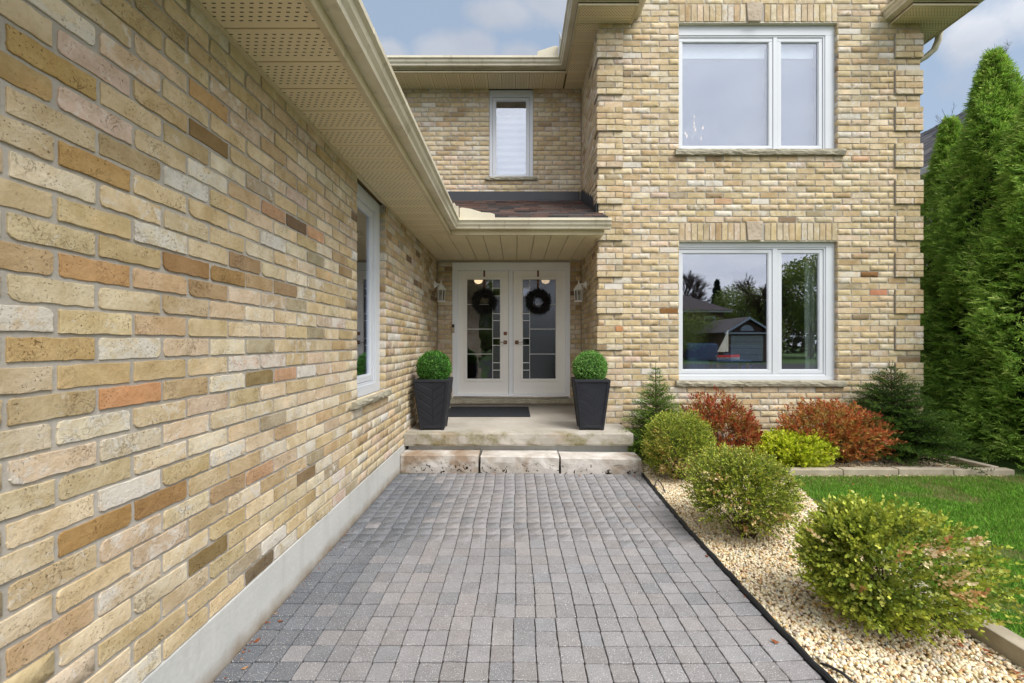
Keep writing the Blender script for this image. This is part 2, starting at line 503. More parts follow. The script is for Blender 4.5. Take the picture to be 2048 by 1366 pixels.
M['sail'] = plain('sail_cloth', (0.8, 0.78, 0.7), 0.8, 0.2)
M['bulb'] = plain('lit_bulb', (1, 0.8, 0.5), 0.5, emit=((1.0, 0.62, 0.28), 2.6))
M['lampdisc'] = plain('lit_downlight', (1, 0.8, 0.5), 0.5, emit=((1.0, 0.70, 0.38), 1.6))
M['asphalt'] = noisy('asphalt', (0.05, 0.05, 0.052), (0.075, 0.074, 0.072), 3, 0.95, 0.003)
M['farlawn'] = noisy('lawn_ground', (0.06, 0.11, 0.025), (0.10, 0.17, 0.04), 4, 0.95, 0.02)
M['farbrick'] = noisy('street_house_brick', (0.17, 0.10, 0.07), (0.24, 0.15, 0.11), 12, 0.9, 0.003)
M['redbrick'] = tinted('neighbour_brick', 0.9, spec=0.1, var=0.25, scale=20, bump=0.003)
M['siding'] = plain('neighbour_siding', (0.55, 0.53, 0.50), 0.6, 0.3)

def blind_mat():
    m, t = new_mat('sheer_blind')
    p = nd(t, 'ShaderNodeSeparateXYZ', {0: pos(t)}).outputs[2]
    f = mth(t, 'FRACT', mth(t, 'DIVIDE', p, 0.098))
    band = rng_map(t, mth(t, 'ABSOLUTE', mth(t, 'SUBTRACT', f, 0.5)), 0.18, 0.34)
    finish(t, mixc(t, band, (0.50, 0.53, 0.60), (0.80, 0.82, 0.86)), 0.8, spec=0.1, trans=0.3)
    return m
M['blind'] = blind_mat()
def sheer_mat():
    m, t = new_mat('sheer_screen')
    tr = nd(t, 'ShaderNodeBsdfTransparent', {0: (0.8, 0.84, 0.95, 1)})
    df = nd(t, 'ShaderNodeBsdfDiffuse', {0: (0.34, 0.38, 0.48, 1)})
    tl = nd(t, 'ShaderNodeBsdfTranslucent', {0: (0.40, 0.44, 0.52, 1)})
    a = nd(t, 'ShaderNodeMixShader', {0: 0.35}); t.links.new(df.outputs[0], a.inputs[1]); t.links.new(tl.outputs[0], a.inputs[2])
    mx = nd(t, 'ShaderNodeMixShader', {0: 0.52}); t.links.new(tr.outputs[0], mx.inputs[1]); t.links.new(a.outputs[0], mx.inputs[2])
    o = nd(t, 'ShaderNodeOutputMaterial'); t.links.new(mx.outputs[0], o.inputs[0])
    return m
M['sheer'] = sheer_mat()
M['blindhead'] = plain('blind_head', (0.66, 0.70, 0.76), 0.6, 0.2)

def slab_mat():
    m, t = new_mat('porch_concrete')
    v = pos(t)
    s = nd(t, 'ShaderNodeSeparateXYZ', {0: v})
    n = noise(t, v, 2.2, 7, 0.6); f = noise(t, v, 90, 4, 0.7)
    c = mixc(t, rng_map(t, n, 0.3, 0.7), lin(160, 154, 144), lin(190, 184, 175))
    # algae and rust stains along the front edge
    nx = noise(t, v, 5.0, 6, 0.65)
    edge = mth(t, 'MULTIPLY', rng_map(t, s.outputs[1], 4.75, 4.50), rng_map(t, nx, 0.42, 0.62))
    c = mixc(t, mth(t, 'MULTIPLY', edge, 0.8), c, lin(128, 122, 84))
    n2 = noise(t, v, 60, 4, 0.7)
    c = mixc(t, mth(t, 'MULTIPLY', mth(t, 'MULTIPLY', rng_map(t, n2, 0.52, 0.62), edge), 0.55), c, lin(84, 76, 50))
    st = mth(t, 'MULTIPLY', rng_map(t, noise(t, v, 3.3, 4), 0.55, 0.7), rng_map(t, s.outputs[1], 4.9, 4.5))
    c = mixc(t, mth(t, 'MULTIPLY', st, 0.45), c, lin(160, 128, 88))
    c = mixc(t, rng_map(t, f, 0.3, 0.7, 0.0, 0.4), c, mixc(t, 1.0, c, (0.75, 0.73, 0.7), 'MULTIPLY'))
    finish(t, c, 0.9, mth(t, 'ADD', f, n2), 0.002, 0.8, spec=0.15)
    return m
M['slab'] = slab_mat()

def step_mat(name, dirt):
    m, t = new_mat(name)
    v = pos(t)
    s = nd(t, 'ShaderNodeSeparateXYZ', {0: v})
    n = noise(t, v, 4.5, 6, 0.6, 0.5); f = noise(t, v, 120, 4, 0.7)
    c = mixc(t, rng_map(t, n, 0.35, 0.65), lin(176, 168, 158), lin(208, 204, 199))
    b = noise(t, v, 3.0, 5, 0.6, 0.6)
    c = mixc(t, rng_map(t, b, 0.62 - dirt * 0.4, 0.80 - dirt * 0.36, 0.0, 0.8), c, lin(138, 112, 84))
    # fossil pits towards the foot of the stone
    pn = noise(t, v, 19, 3, 0.5, 1.4)
    low = rng_map(t, s.outputs[2], 0.115, 0.05)
    pit = mth(t, 'MULTIPLY', rng_map(t, pn, 0.60, 0.635), low)
    c = mixc(t, pit, c, (0.03, 0.02, 0.012))
    c = mixc(t, rng_map(t, f, 0.3, 0.7, 0.0, 0.35), c, mixc(t, 1.0, c, (0.75, 0.73, 0.7), 'MULTIPLY'))
    h = mth(t, 'SUBTRACT', mth(t, 'MULTIPLY', n, 1.4), mth(t, 'MULTIPLY', pit, 1.5))
    finish(t, c, 0.85, mth(t, 'ADD', h, mth(t, 'MULTIPLY', f, 0.15)), 0.012, 0.8, spec=0.2)
    return m

def paver_mat(name, per_object):
    m, t = new_mat(name)
    if per_object:
        c = nd(t, 'ShaderNodeObjectInfo').outputs['Color']
    else:
        c = nd(t, 'ShaderNodeAttribute', attribute_name='tint').outputs['Color']
    v = pos(t)
    n = noise(t, v, 14, 5, 0.6); f = noise(t, v, 260, 3, 0.7)
    c = mixc(t, rng_map(t, n, 0.3, 0.7, 0.0, 1.0), mixc(t, 1.0, c, (0.84, 0.83, 0.82), 'MULTIPLY'), c)
    c = mixc(t, rng_map(t, f, 0.25, 0.75), mixc(t, 1.0, c, (0.70, 0.69, 0.68), 'MULTIPLY'), mixc(t, 1.0, c, (1.22, 1.2, 1.18), 'MULTIPLY'))
    sp = noise(t, v, 210, 1, 0.4)
    c = mixc(t, rng_map(t, sp, 0.655, 0.69, 0.0, 0.8), c, (0.60, 0.57, 0.54))
    sd_ = noise(t, v, 170, 1, 0.4)
    c = mixc(t, rng_map(t, sd_, 0.685, 0.72, 0.0, 0.7), c, (0.05, 0.045, 0.04))
    finish(t, c, 0.9, f, 0.0018, 0.9, spec=0.2)
    return m
M['paver'] = paver_mat('paver_single', True)
M['pavers'] = paver_mat('paver_mass', False)
def joint_mat():
    m, t = new_mat('paver_joint')
    v = pos(t)
    c = mixc(t, rng_map(t, noise(t, v, 6, 6, 0.6), 0.42, 0.6), (0.045, 0.035, 0.026), (0.075, 0.045, 0.022))
    c = mixc(t, rng_map(t, noise(t, v, 3.1, 4), 0.55, 0.65, 0.0, 0.8), c, (0.05, 0.06, 0.02))
    finish(t, c, 0.95, noise(t, v, 90, 3), 0.004, 1.0, spec=0.1)
    return m
M['joint'] = joint_mat()
def shingle_mat():
    m, t = new_mat('asphalt_shingle')
    c = nd(t, 'ShaderNodeAttribute', attribute_name='tint').outputs['Color']
    f = noise(t, pos(t), 150, 4, 0.7)
    c = mixc(t, rng_map(t, f, 0.3, 0.7), mixc(t, 1.0, c, (0.6, 0.6, 0.6), 'MULTIPLY'), mixc(t, 1.0, c, (1.3, 1.25, 1.2), 'MULTIPLY'))
    finish(t, c, 0.95, f, 0.003, 1.0, spec=0.15)
    return m
M['shingle'] = shingle_mat()
def sill_mat():
    m, t = new_mat('cut_stone_sill')
    v = pos(t)
    n = noise(t, v, 13, 5, 0.6, 0.5)
    sc = nd(t, 'ShaderNodeMapping', {0: v, 3: (9.0, 9.0, 34.0)}).outputs[0]
    r = noise(t, sc, 1.3, 5, 0.6, 0.8)
    c = mixc(t, rng_map(t, n, 0.3, 0.7), lin(150, 144, 126), lin(182, 176, 158))
    finish(t, c, 0.9, r, 0.025, 0.9, spec=0.15)
    return m
M['sill'] = sill_mat()
M['keystone'] = noisy('keystone', lin(176, 160, 140), lin(200, 186, 168), 9, 0.9, 0.02, 26)
def mat_mat():
    m, t = new_mat('door_mat_fibre')
    v = pos(t)
    n = noise(t, v, 160, 3, 0.7)
    c = mixc(t, rng_map(t, n, 0.35, 0.65), (0.012, 0.013, 0.016), (0.055, 0.06, 0.07))
    finish(t, c, 0.95, n, 0.006, 1.0, spec=0.1)
    return m
M['mat'] = mat_mat()
# ---------------------------------------------------------------- brick laying
P, L = 0.0727, 0.219
XL, XS, YF, YB = -1.178, 0.992, 5.086, 6.39       # garage wall, porch side wall, front wall, door wall
FF = Frame((0, YF, 0), (1, 0, 0), (0, -1, 0))
FB = Frame((0, YB, 0), (1, 0, 0), (0, -1, 0))
FL = Frame((XL, 0, 0), (0, 1, 0), (1, 0, 0))
FS = Frame((XS, 0, 0), (0, -1, 0), (-1, 0, 0))     # u = -Y
SOF, SOU = 2.56, 5.13                              # lower and upper soffit heights

def brick_variant(i, per_long=8, per_short=3):
    r = random.Random(100 + i)
    hx, hz = 0.104, 0.0315
    pts = []
    def edge(a, b, n, amp):
        for k in range(n):
            t = k / n
            x, z = a[0] + (b[0] - a[0]) * t, a[1] + (b[1] - a[1]) * t
            nx, nz = (b[1] - a[1]), -(b[0] - a[0]); l = math.hypot(nx, nz)
            d = r.uniform(-amp, amp * 0.5)
            if k == 0: continue
            pts.append((x + nx / l * d, z + nz / l * d))
    cs = [(-hx, -hz), (hx, -hz), (hx, hz), (-hx, hz)]
    for q in range(4):
        a, b = cs[q], cs[(q + 1) % 4]
        c = r.uniform(0.0015, 0.0045) if r.random() < 0.66 else r.uniform(0.006, 0.019)   # rounded or knocked-off corner
        prev, nxt = cs[q - 1], b
        da = ((prev[0] - a[0]), (prev[1] - a[1])); la = math.hypot(*da)
        db = ((nxt[0] - a[0]), (nxt[1] - a[1])); lb = math.hypot(*db)
        p1 = (a[0] + da[0] / la * c, a[1] + da[1] / la * c)
        p2 = (a[0] + db[0] / lb * c * r.uniform(.8, 1.6), a[1] + db[1] / lb * c)
        kk = r.uniform(.8, 2.6); mid = ((p1[0] + p2[0] + a[0] * kk) / (2 + kk), (p1[1] + p2[1] + a[1] * kk) / (2 + kk))
        pts += [p1, mid, p2]
        edge(a, b, per_long if q % 2 == 0 else per_short, 0.0026 if q % 2 == 0 else 0.0024)
    n = len(pts)
    V = []
    for (x, z) in pts: V.append((x, 0.02, z))
    for (x, z) in pts: V.append((x * (1 - 0.0004 / hx), 0.0013, z * (1 - 0.0003 / hz)))
    for (x, z) in pts:
        ins = r.uniform(0.0006, 0.0022)
        V.append((x * (1 - ins / hx), r.uniform(-0.0004, 0.0005), z * (1 - ins / hz)))
    cx = [(-hx * 0.55, -0.0012 * r.random(), 0), (hx * 0.5, -0.0012 * r.random(), 0)]
    V += cx
    F = []
    for k in range(n):
        j = (k + 1) % n
        F += [(k, j, n + j), (k, n + j, n + k), (n + k, n + j, 2 * n + j), (n + k, 2 * n + j, 2 * n + k)]
        mx = (V[2 * n + k][0] + V[2 * n + j][0]) / 2
        F.append((2 * n + k, 2 * n + j, 3 * n + (0 if mx < 0 else 1)))
    # close the two gaps of the front fan
    for k in range(n):
        j = (k + 1) % n
        m0 = (V[2 * n + k - (0 if k else -n + 0)][0]) if False else 0
    sides = [0 if (V[2 * n + k][0] + V[2 * n + (k + 1) % n][0]) / 2 < 0 else 1 for k in range(n)]
    for k in range(n):
        a, b = sides[k - 1], sides[k]
        if a != b: F.append((2 * n + k, 3 * n + b, 3 * n + a))
    return np.array(V, dtype=np.float32), np.array(F, dtype=np.int32)

NVAR = 18
BV = [brick_variant(i) for i in range(NVAR)]
BVS = [brick_variant(i, 3, 2) for i in range(NVAR)]         # cheaper ones for the mass
BME = []
for i, (V, F) in enumerate(BV):
    me = bpy.data.meshes.new('brick'); me.from_pydata(V.tolist(), [], F.tolist()); me.materials.append(M['brick'])
    BME.append(me)

PAL = [ # (weight, sRGB, lime amount)
    (20, (218, 197, 156), .40), (20, (222, 204, 168), .45), (15, (221, 199, 170), .45), (15, (231, 218, 190), .6),
    (9, (208, 186, 143), .3), (5, (209, 182, 142), .2), (3.5, (192, 164, 124), .2), (2.2, (174, 146, 108), .2),
    (3, (182, 168, 140), .4), (3, (220, 196, 178), .65), (1.0, (150, 126, 96), .2), (.6, (134, 110, 86), .3), (.5, (210, 168, 132), .2), (1.2, (232, 228, 220), .9)]
PW = np.array([p[0] for p in PAL]); PW = PW / PW.sum()
def pick(light=0.0, dark=0.0):
    while True:
        i = RNG.choice(len(PAL), p=PW)
        if light and i in (6, 7, 10, 11) and RNG.random() < light: continue
        if dark and i in (0, 1, 3, 13) and RNG.random() < dark: continue
        break
    c = PAL[i][1]; k = RNG.uniform(0.94, 1.04)
    mean = (218, 199, 163); f_ = .30 if light > .35 else .08
    c = tuple(a * (1 - f_) + b * f_ for a, b in zip(c, mean))
    l = lin(*[min(255, max(0, x * k + dx + RNG.uniform(-1.5, 1.5))) for x, dx in zip(c, (0, 3, 8))])
    return (l[0] * .90, l[1] * .90, l[2] * .90, float(np.clip(PAL[i][2] + RNG.uniform(-.2, .25), 0, 1)))

BR = []                       # every brick laid: dicts
def add_brick(owner, wall, F, uc, zc, ln, ht, proud=0.0, roll=None, name='brick', depth=1.0, col=None, light=0.0, dark=0.0):
    BR.append(dict(owner=owner, wall=wall, F=F, u=uc, z=zc, ln=ln, ht=ht, pr=proud + RNG.uniform(-.0015, .002),
                   roll=(RNG.uniform(-.004, .004) if roll is None else roll), name=name, d=depth,
                   var=int(RNG.integers(NVAR)), flip=(1 if RNG.random() < .5 else -1), col=col or pick(light, dark)))

def cut(a, b, opens, z0, z1):
    segs = [(a, b)]
    for (ou0, ou1, oz0, oz1) in opens:
        if z1 - 0.02 <= oz0 or z0 + 0.02 >= oz1: continue
        ns = []
        for (s, e) in segs:
            if ou1 <= s or ou0 >= e: ns.append((s, e)); continue
            if ou0 - s > 0.03: ns.append((s, ou0))
            if e - ou1 > 0.03: ns.append((ou1, e))
        segs = ns
    return segs

def lay(owner, wall, F, u0, u1, k0, k1, zref, ph, opens=(), zones=None, **kw):
    for k in range(k0, k1):
        z0 = zref + k * P
        a, b = zones(k, u0, u1) if zones else (u0, u1)
        for (s, e) in cut(a, b, opens, z0, z0 + P):
            g = ph + (k % 2) * L / 2
            n = math.ceil((s + 0.062 - g) / L)
            pts = [s]
            x = g + n * L
            while x < e - 0.062:
                pts.append(x + RNG.uniform(-.004, .004)); x += L
            pts.append(e)
            for i in range(len(pts) - 1):
                w = pts[i + 1] - pts[i]
                jl = 0.0062 if i else 0.001
                jr = 0.0062 if i < len(pts) - 2 else 0.001
                add_brick(owner, wall, F, (pts[i] + jl + pts[i + 1] - jr) / 2, z0 + P / 2 + RNG.uniform(-.0015, .0015),
                          w - jl - jr + RNG.uniform(-.002, .001), P - 0.0098 + RNG.uniform(-.0025, .002), **kw)

def backing(name, F, u0, u1, z0, z1, opens, parent, th=0.16, face=-0.0050, mat=None):
    us = sorted({u0, u1, *[min(max(o[0], u0), u1) for o in opens], *[min(max(o[1], u0), u1) for o in opens]})
    zs = sorted({z0, z1, *[min(max(o[2], z0), z1) for o in opens], *[min(max(o[3], z0), z1) for o in opens]})
    mb = MB()
    for i in range(len(zs) - 1):
        run = None
        for j in range(len(us) - 1):
            cu, cz = (us[j] + us[j + 1]) / 2, (zs[i] + zs[i + 1]) / 2
            solid = not any(o[0] < cu < o[1] and o[2] < cz < o[3] for o in opens)
            if solid and run is None: run = us[j]
            if run is not None and (not solid or j == len(us) - 2):
                e = us[j + 1] if solid else us[j]
                mb.fb(F, run, e, -th, face, zs[i], zs[i + 1]); run = None
    return mb.build(name, mat or M['mortar'], parent)

# ================================================================ the two buildings
GW = thing('garage_wing', 'low buff brick garage wing running along the paved path, tan soffit and gutter above', 'garage wing', (XL, 2.5, 0))
HS = thing('brick_house', 'two-storey buff brick house with white windows, recessed porch and double door', 'house', (2.9, YF, 0))
ZR = 0.2405                                        # first bed joint of the garage wall
ZF = 0.206                                         # first bed joint of the house walls
GWIN = (3.165, 3.85, 0.883, SOF)
W_LO = (1.954, 3.857, 2.969 - 29 * P, 2.969 - 6 * P)
W_UP = (1.954, 3.857, 2.969 + 9 * P, 2.969 + 30 * P)
W_BK = (-0.396, 0.265, 3.806, SOU)
DOOR = (-0.950, 0.821, 0.48, 2.52)

wl = backing('side_wall', FL, -1.4, YB - .008, 0.2405, SOF, [GWIN], GW)
wf = backing('front_wall', FF, XS + .008, 4.845, 0.0, 6.3, [W_LO, W_UP], HS)
wb = backing('porch_back_wall', FB, XL - .0, XS + .1, 0.2, SOF + .12, [DOOR], HS)
wu = backing('upper_back_wall', FB, -3.2, XS + .1, 3.3, SOU, [W_BK], HS)
ws = backing('porch_side_wall', FS, -(YB + .1), -(YF + .008), 0.0, SOU, [], HS)
MB().fb(FL, -1.4, YB - .01, -.30, 0.0, -.3, 0.2405).build('foundation', M['concrete'], GW, bevel=.006)
MB().fb(FF, 1.30, 4.84, -.06, 0.003, -.3, ZF + .002).build('foundation', M['concrete'], HS)

# garage wall
lay('G', wl, FL, -1.35, YB - .004, 0, 32, ZR, 1.200 + L / 2 * 0, [GWIN], light=0.3)
# front wall with quoins
QP = lambda k: k % 6 in (2, 3, 4, 5)
QL, QR, HX = 1.284, 4.530, 4.845
def fz(k, u0, u1): return (QL, QR) if QP(k) and k >= 0 else (XS + .004, HX)
LINT = lambda w: (w[0], w[1], w[3], w[3] + 3 * P)
opens_f = [W_LO, W_UP, LINT(W_LO), LINT(W_UP)]
lay('H', wf, FF, XS, HX, 0, 82, ZF, QL, opens_f, zones=fz, light=0.6)
for k in range(0, 72):
    if not QP(k): continue
    zc = ZF + k * P + P / 2
    for side in (0, 1):
        a, b = (XS - .018, QL - .004) if side == 0 else (QR + .006, HX + .018)
        if side == 0: s = a + (0.110 if k % 2 == 0 else 0.219)
        else: s = a + (0.219 if k % 2 == 0 else 0.110)
        for (x, y) in ((a, s - .009), (s, b)):
            add_brick('H', wf, FF, (x + y) / 2, zc, y - x, P - .009, proud=.022, name='quoin_brick', depth=1.9, light=.6)
        if side == 0:                              # return along the porch side wall
            u1_, u0_ = -(YF - .018), -(YF + .215)
            m = u1_ - (0.219 if k % 2 == 0 else 0.110)
            for (x, y) in ((u0_, m - .009), (m, u1_)):
                if y - x > .04:
                    add_brick('H', ws, FS, (x + y) / 2, zc, y - x, P - .009, proud=.02, name='quoin_brick', depth=1.9, light=.5)
for b0 in range(-4, 72, 6):
    ks = [k for k in range(b0, b0 + 6) if k >= 0 and QP(k)]
    if not ks: continue
    z0, z1 = ZF + ks[0] * P + .001, ZF + (ks[-1] + 1) * P - .005
    MB().fb(FF, XS - .008, QL - .003, -.02, .0135, z0, z1).build('quoin_mortar', M['mortar'], HS)
    MB().fb(FF, QR + .005, HX + .009, -.02, .0135, z0, z1).build('quoin_mortar', M['mortar'], HS)
    MB().fb(FS, -(YF + .213), -(YF + .021), -.02, .0115, z0, z1).build('quoin_mortar', M['mortar'], HS)
# soldier-course lintels with a rough keystone
for W in (W_LO, W_UP):
    z = W[3] + 1.5 * P; kc = 2.855
    n = 26; pw = (W[1] - W[0]) / n
    for i in range(n):
        u = W[0] + (i + .5) * pw
        if abs(u - kc) < 0.10: continue
        add_brick('H', wf, FF, u, z, 3 * P - .010 + RNG.uniform(-.004, .002), pw - .009, proud=.003, roll=math.pi / 2 + RNG.uniform(-.012, .012), name='lintel_brick', light=.5, depth=1.2)
    z0, z1 = W[3] + .001, W[3] + 3 * P + .012
    kb = MB().poly([(kc - .078, YF - .018, z0), (kc + .078, YF - .018, z0), (kc + .1, YF - .018, z1), (kc - .1, YF - .018, z1)], (0, .05, 0))
    kb.build('keystone', M['keystone'], wf, bevel=.008)
    lf = MB().fb(FF, W[0] + .001, W[1] - .001, -.055, -.004, W[3] - .006, W[3] + .004)
    lf.build('lintel_plate', M['gutter'], wf)
# reveals of the window openings (brick ends seen edge-on)
def reveal(owner, wall, F, u, z0, z1, depth, face_n, zref):
    k0, k1 = round((z0 - zref) / P), round((z1 - zref) / P)
    for k in range(k0, k1):
        add_brick(owner, wall, F, u, zref + k * P + P / 2, depth, P - .010, proud=face_n, name='brick', depth=.6, dark=.3)
FRV = Frame((W_LO[1], 0, 0), (0, -1, 0), (-1, 0, 0))
for W in (W_LO, W_UP):
    reveal('H', wf, FRV, -(YF + .027), W[2], W[3], .055, .001, ZF)
FLV = Frame((W_LO[0], 0, 0), (0, 1, 0), (1, 0, 0))
for W in (W_LO, W_UP):
    reveal('H', wf, FLV, YF + .027, W[2], W[3], .055, .001, ZF)
FGV = Frame((0, GWIN[1], 0), (1, 0, 0), (0, -1, 0))
reveal('G', wl, FGV, XL - .030, GWIN[2], GWIN[3], .062, .001, ZR)
# back walls and the porch side wall
lay('H', wb, FB, XL + .004, XS - .004, 2, 32, ZF, -1.178 + .11, [DOOR, (-1.02, .865, .40, .50)], dark=.35)
lay('H', wu, FB, -2.2, XS - .004, 46, 68, ZF - .005, 0.992 - L, [W_BK], light=.5)
def sz(k, u0, u1): return (-(YB - .004), -(YF + .221)) if QP(k) else (-(YB - .004), -(YF + .004))
lay('H', ws, FS, -YB, -YF, 2, 68, ZF, -YF, [], zones=sz, light=.4)

# hand-picked colours of single bricks of the garage wall, by where they stand in the photograph
OV = [((263, 792), (212, 152, 108), .0), ((255, 985), (236, 234, 230), 1.), ((563, 1076), (232, 230, 226), 1.), ((372, 532), (150, 112, 82), .1),
      ((455, 556), (134, 100, 60), .0), ((190, 537), (206, 160, 110), .1), ((316, 655), (212, 184, 150), .2), ((520, 1142), (92, 84, 70), .2),
      ((180, 1062), (160, 122, 66), .0), ((315, 1008), (150, 112, 66), .1), ((370, 770), (190, 170, 134), .1), ((65, 630), (226, 214, 194), .9),
      ((95, 705), (202, 174, 120), .05), ((80, 195), (170, 148, 100), .1), ((215, 300), (168, 152, 118), .3), ((410, 265), (120, 96, 58), .1),
      ((300, 190), (210, 188, 146), .3), ((470, 570), (150, 118, 70), .0), ((415, 1108), (112, 96, 56), .0), ((95, 120), (190, 162, 100), .1),
      ((232, 355), (190, 154, 96), .05), ((505, 770), (126, 112, 74), .1), ((280, 525), (200, 182, 138), .1), ((410, 540), (148, 110, 70), .0),
      ((345, 580), (222, 192, 160), .2), ((135, 780), (208, 184, 136), .1), ((455, 215), (198, 160, 108), .1)]
for (pp, c, lime) in OV:
    c = tuple(a * .66 + b * .34 for a, b in zip(c, (214, 190, 156)))
    y = FPX * XL / (pp[0] - VPX); z = EYE + (VPY - pp[1]) * y / FPX
    best = None
    for b in BR:
        if b['wall'] is wl and b['F'] is FL and abs(b['u'] - y) < b['ln'] / 2 + .006 and abs(b['z'] - z) < P / 2:
            best = b
    if best:
        l = lin(*c); best['col'] = (l[0] * .90, l[1] * .90, l[2] * .90, lime)
for (pp, c, lime) in (((1775, 587), (208, 148, 118), 0), ((1238, 655), (212, 160, 120), 0), ((1338, 622), (150, 112, 72), 0), ((1733, 549), (146, 112, 76), 0),
                      ((1210, 573), (236, 232, 232), 1), ((1175, 376), (184, 128, 96), 0), ((1270, 329), (216, 206, 186), 1)):
    x = (pp[0] - VPX) * YF / FPX; z = EYE + (VPY - pp[1]) * YF / FPX
    for b in BR:
        if b['F'] is FF and abs(b['u'] - x) < b['ln'] / 2 + .006 and abs(b['z'] - z) < P / 2:
            l = lin(*c); b['col'] = (l[0] * .90, l[1] * .90, l[2] * .90, lime)

# the bricks that show largest become objects of their own, the rest one mass per wall
def shown(b):
    F = b['F']; w, h = (b['ln'], b['ht'])
    if abs(b['roll']) > 1: w, h = h, w
    q = [F.p(b['u'] + sx * w / 2, 0, b['z'] + sz_ * h / 2) for sx, sz_ in ((-1, -1), (1, -1), (1, 1), (-1, 1))]
    if min(p.y for p in q) < 0.3: return 0.0
    s = [proj(p) for p in q]
    cx, cy = sum(p[0] for p in s) / 4, sum(p[1] for p in s) / 4
    if not (-20 < cx < 2068 and -10 < cy < 1376): return 0.0
    return 0.5 * abs(sum(s[i][0] * s[(i + 1) % 4][1] - s[(i + 1) % 4][0] * s[i][1] for i in range(4)))
for b in BR:
    b['a'] = shown(b)
    if b['wall'] is wu and b['u'] < -1.7: b['a'] = 0
LIMIT = {('G', 'brick'): 300, ('H', 'brick'): 300, ('H', 'quoin_brick'): 200, ('H', 'lintel_brick'): 100}
singles = set()
for (ow, nm), lim in LIMIT.items():
    c = sorted([i for i, b in enumerate(BR) if b['owner'] == ow and b['name'] == nm and b['a'] > 60], key=lambda i: -BR[i]['a'])
    singles.update(c[:lim])
mass = {}
for i, b in enumerate(BR):
    F = b['F']
    sx, sy, sz_ = b['ln'] / .208 * b['flip'], b['d'], b['ht'] / .063
    if i in singles:
        o = bpy.data.objects.new(b['name'], BME[b['var']])
        o.location = F.p(b['u'], b['pr'], b['z'])
        o.rotation_euler = (0, b['roll'], F.ang)
        o.scale = (abs(sx), sy, sz_)
        o.color = b['col']
        attach(o, b['wall'])
    else:
        V, T = (BV if b['a'] > 900 else BVS)[b['var']]
        v = V * np.array([sx, sy, sz_], dtype=np.float32)
        cr, sr = math.cos(b['roll']), math.sin(b['roll'])
        x = v[:, 0] * cr + v[:, 2] * sr; z = -v[:, 0] * sr + v[:, 2] * cr; y = v[:, 1]
        ca, sa = math.cos(F.ang), math.sin(F.ang)
        p0 = F.p(b['u'], b['pr'], b['z'])
        w = np.stack([x * ca - y * sa + p0.x, x * sa + y * ca + p0.y, z + p0.z], 1)
        if sx < 0: T = T[:, ::-1]
        mass.setdefault((b['wall'].name, b['name']), [b['wall'], [], [], []])
        m_ = mass[(b['wall'].name, b['name'])]
        n0 = sum(len(a) for a in m_[1])
        m_[1].append(w); m_[2].append(T + n0); m_[3].append(np.tile(np.array(b['col'], dtype=np.float32), (len(w), 1)))
for (wn, nm), (par, vs, ts, cs) in mass.items():
    nmesh({'brick': 'brickwork', 'quoin_brick': 'quoin_brickwork', 'lintel_brick': 'lintel_brickwork'}[nm], np.concatenate(vs), np.concatenate(ts), M['bricks'], par, np.concatenate(cs), kind='stuff')
# ---------------------------------------------------------------- soffits, gutters, roofs
def panels(name, mat, parent, axis, a0, a1, pitch, b0, b1, z, zt=.012, gap=.006, first=None, clip=None):
    s = first if first is not None else a0
    x = s
    while x < a1 - .01:
        lo, hi = max(x, a0) + gap / 2, min(x + pitch, a1) - gap / 2
        if hi - lo > .02:
            mb = MB()
            if axis == 1: mb.box(b0, b1, lo, hi, z, z + zt)
            else: mb.box(lo, hi, b0, b1, z, z + zt)
            mb.build('soffit_panel', mat, parent, bevel=.002, seg=1)
        x += pitch
so = MB().box(XL - .16, -.775, -1.4, 4.885, SOF + .016, SOF + .03).build('soffit', M['soffback'], GW)
panels('p', M['soffit_a'], so, 1, -1.11, 4.885, .2, XL - .02, -.776, SOF, first=-1.11)
MB().box(XL - .004, XL + .022, -1.4, 4.885, SOF - .010, SOF - .001).build('soffit_trim', M['fascia'], so, bevel=.002)
so2 = MB().box(XL - .16, 1.02, 4.897, YB + .02, SOF + .016, SOF + .03).build('porch_soffit', M['soffback'], HS)
panels('p', M['soffit_b'], so2, 0, XL - .02, 1.02, .2, 4.897, YB, SOF, first=-1.18)
MB().box(XL, 1.0, YB - .022, YB + .004, SOF - .008, SOF - .001).build('soffit_trim', M['fascia'], so2)
# upper soffits
so3 = MB().box(-3.2, XS + .02, 5.99, YB + .02, SOU + .016, SOU + .03).box(.71, XS + .02, 4.80, 5.985, SOU + .016, SOU + .03).box(XS + .02, 1.395, 4.80, YF + .05, SOU + .016, SOU + .03).build('upper_soffit', M['soffback'], HS)
so4 = MB().box(4.49, 5.23, 4.80, YF + .02, SOU + .016, SOU + .03).box(4.845, 5.23, YF + .02, 9, SOU + .016, SOU + .03).build('upper_soffit', M['soffback'], HS)
panels('p', M['soffit_d'], so3, 0, -3.2, .71, .2, 5.992, YB, SOU, first=-3.2)
panels('p', M['soffit_c'], so3, 1, 4.80, YF, .2, .735, 1.39, SOU, first=4.80)
panels('p', M['soffit_c'], so3, 1, 5.088, 6.39, .2, .735, XS + .01, SOU, first=5.0)
panels('p', M['soffit_c'], so4, 1, 4.80, YF, .2, 4.50, 5.205, SOU, first=4.80)
panels('p', M['soffit_c'], so4, 1, 5.088, 9.0, .2, 4.85, 5.205, SOU, first=5.0)
GPROF = [(.001, .05), (.066, .05), (.070, .072), (.088, .092), (.093, .122), (.112, .132), (.112, .160), (.100, .160), (.100, .142), (.082, .13), (.076, .1), (.060, .065), (.006, .065), (.006, .165), (.001, .165)]
FPROF = [(-.03, -.006), (.0, -.006), (.0, .17), (-.012, .17), (-.012, .002), (-.03, .002)]
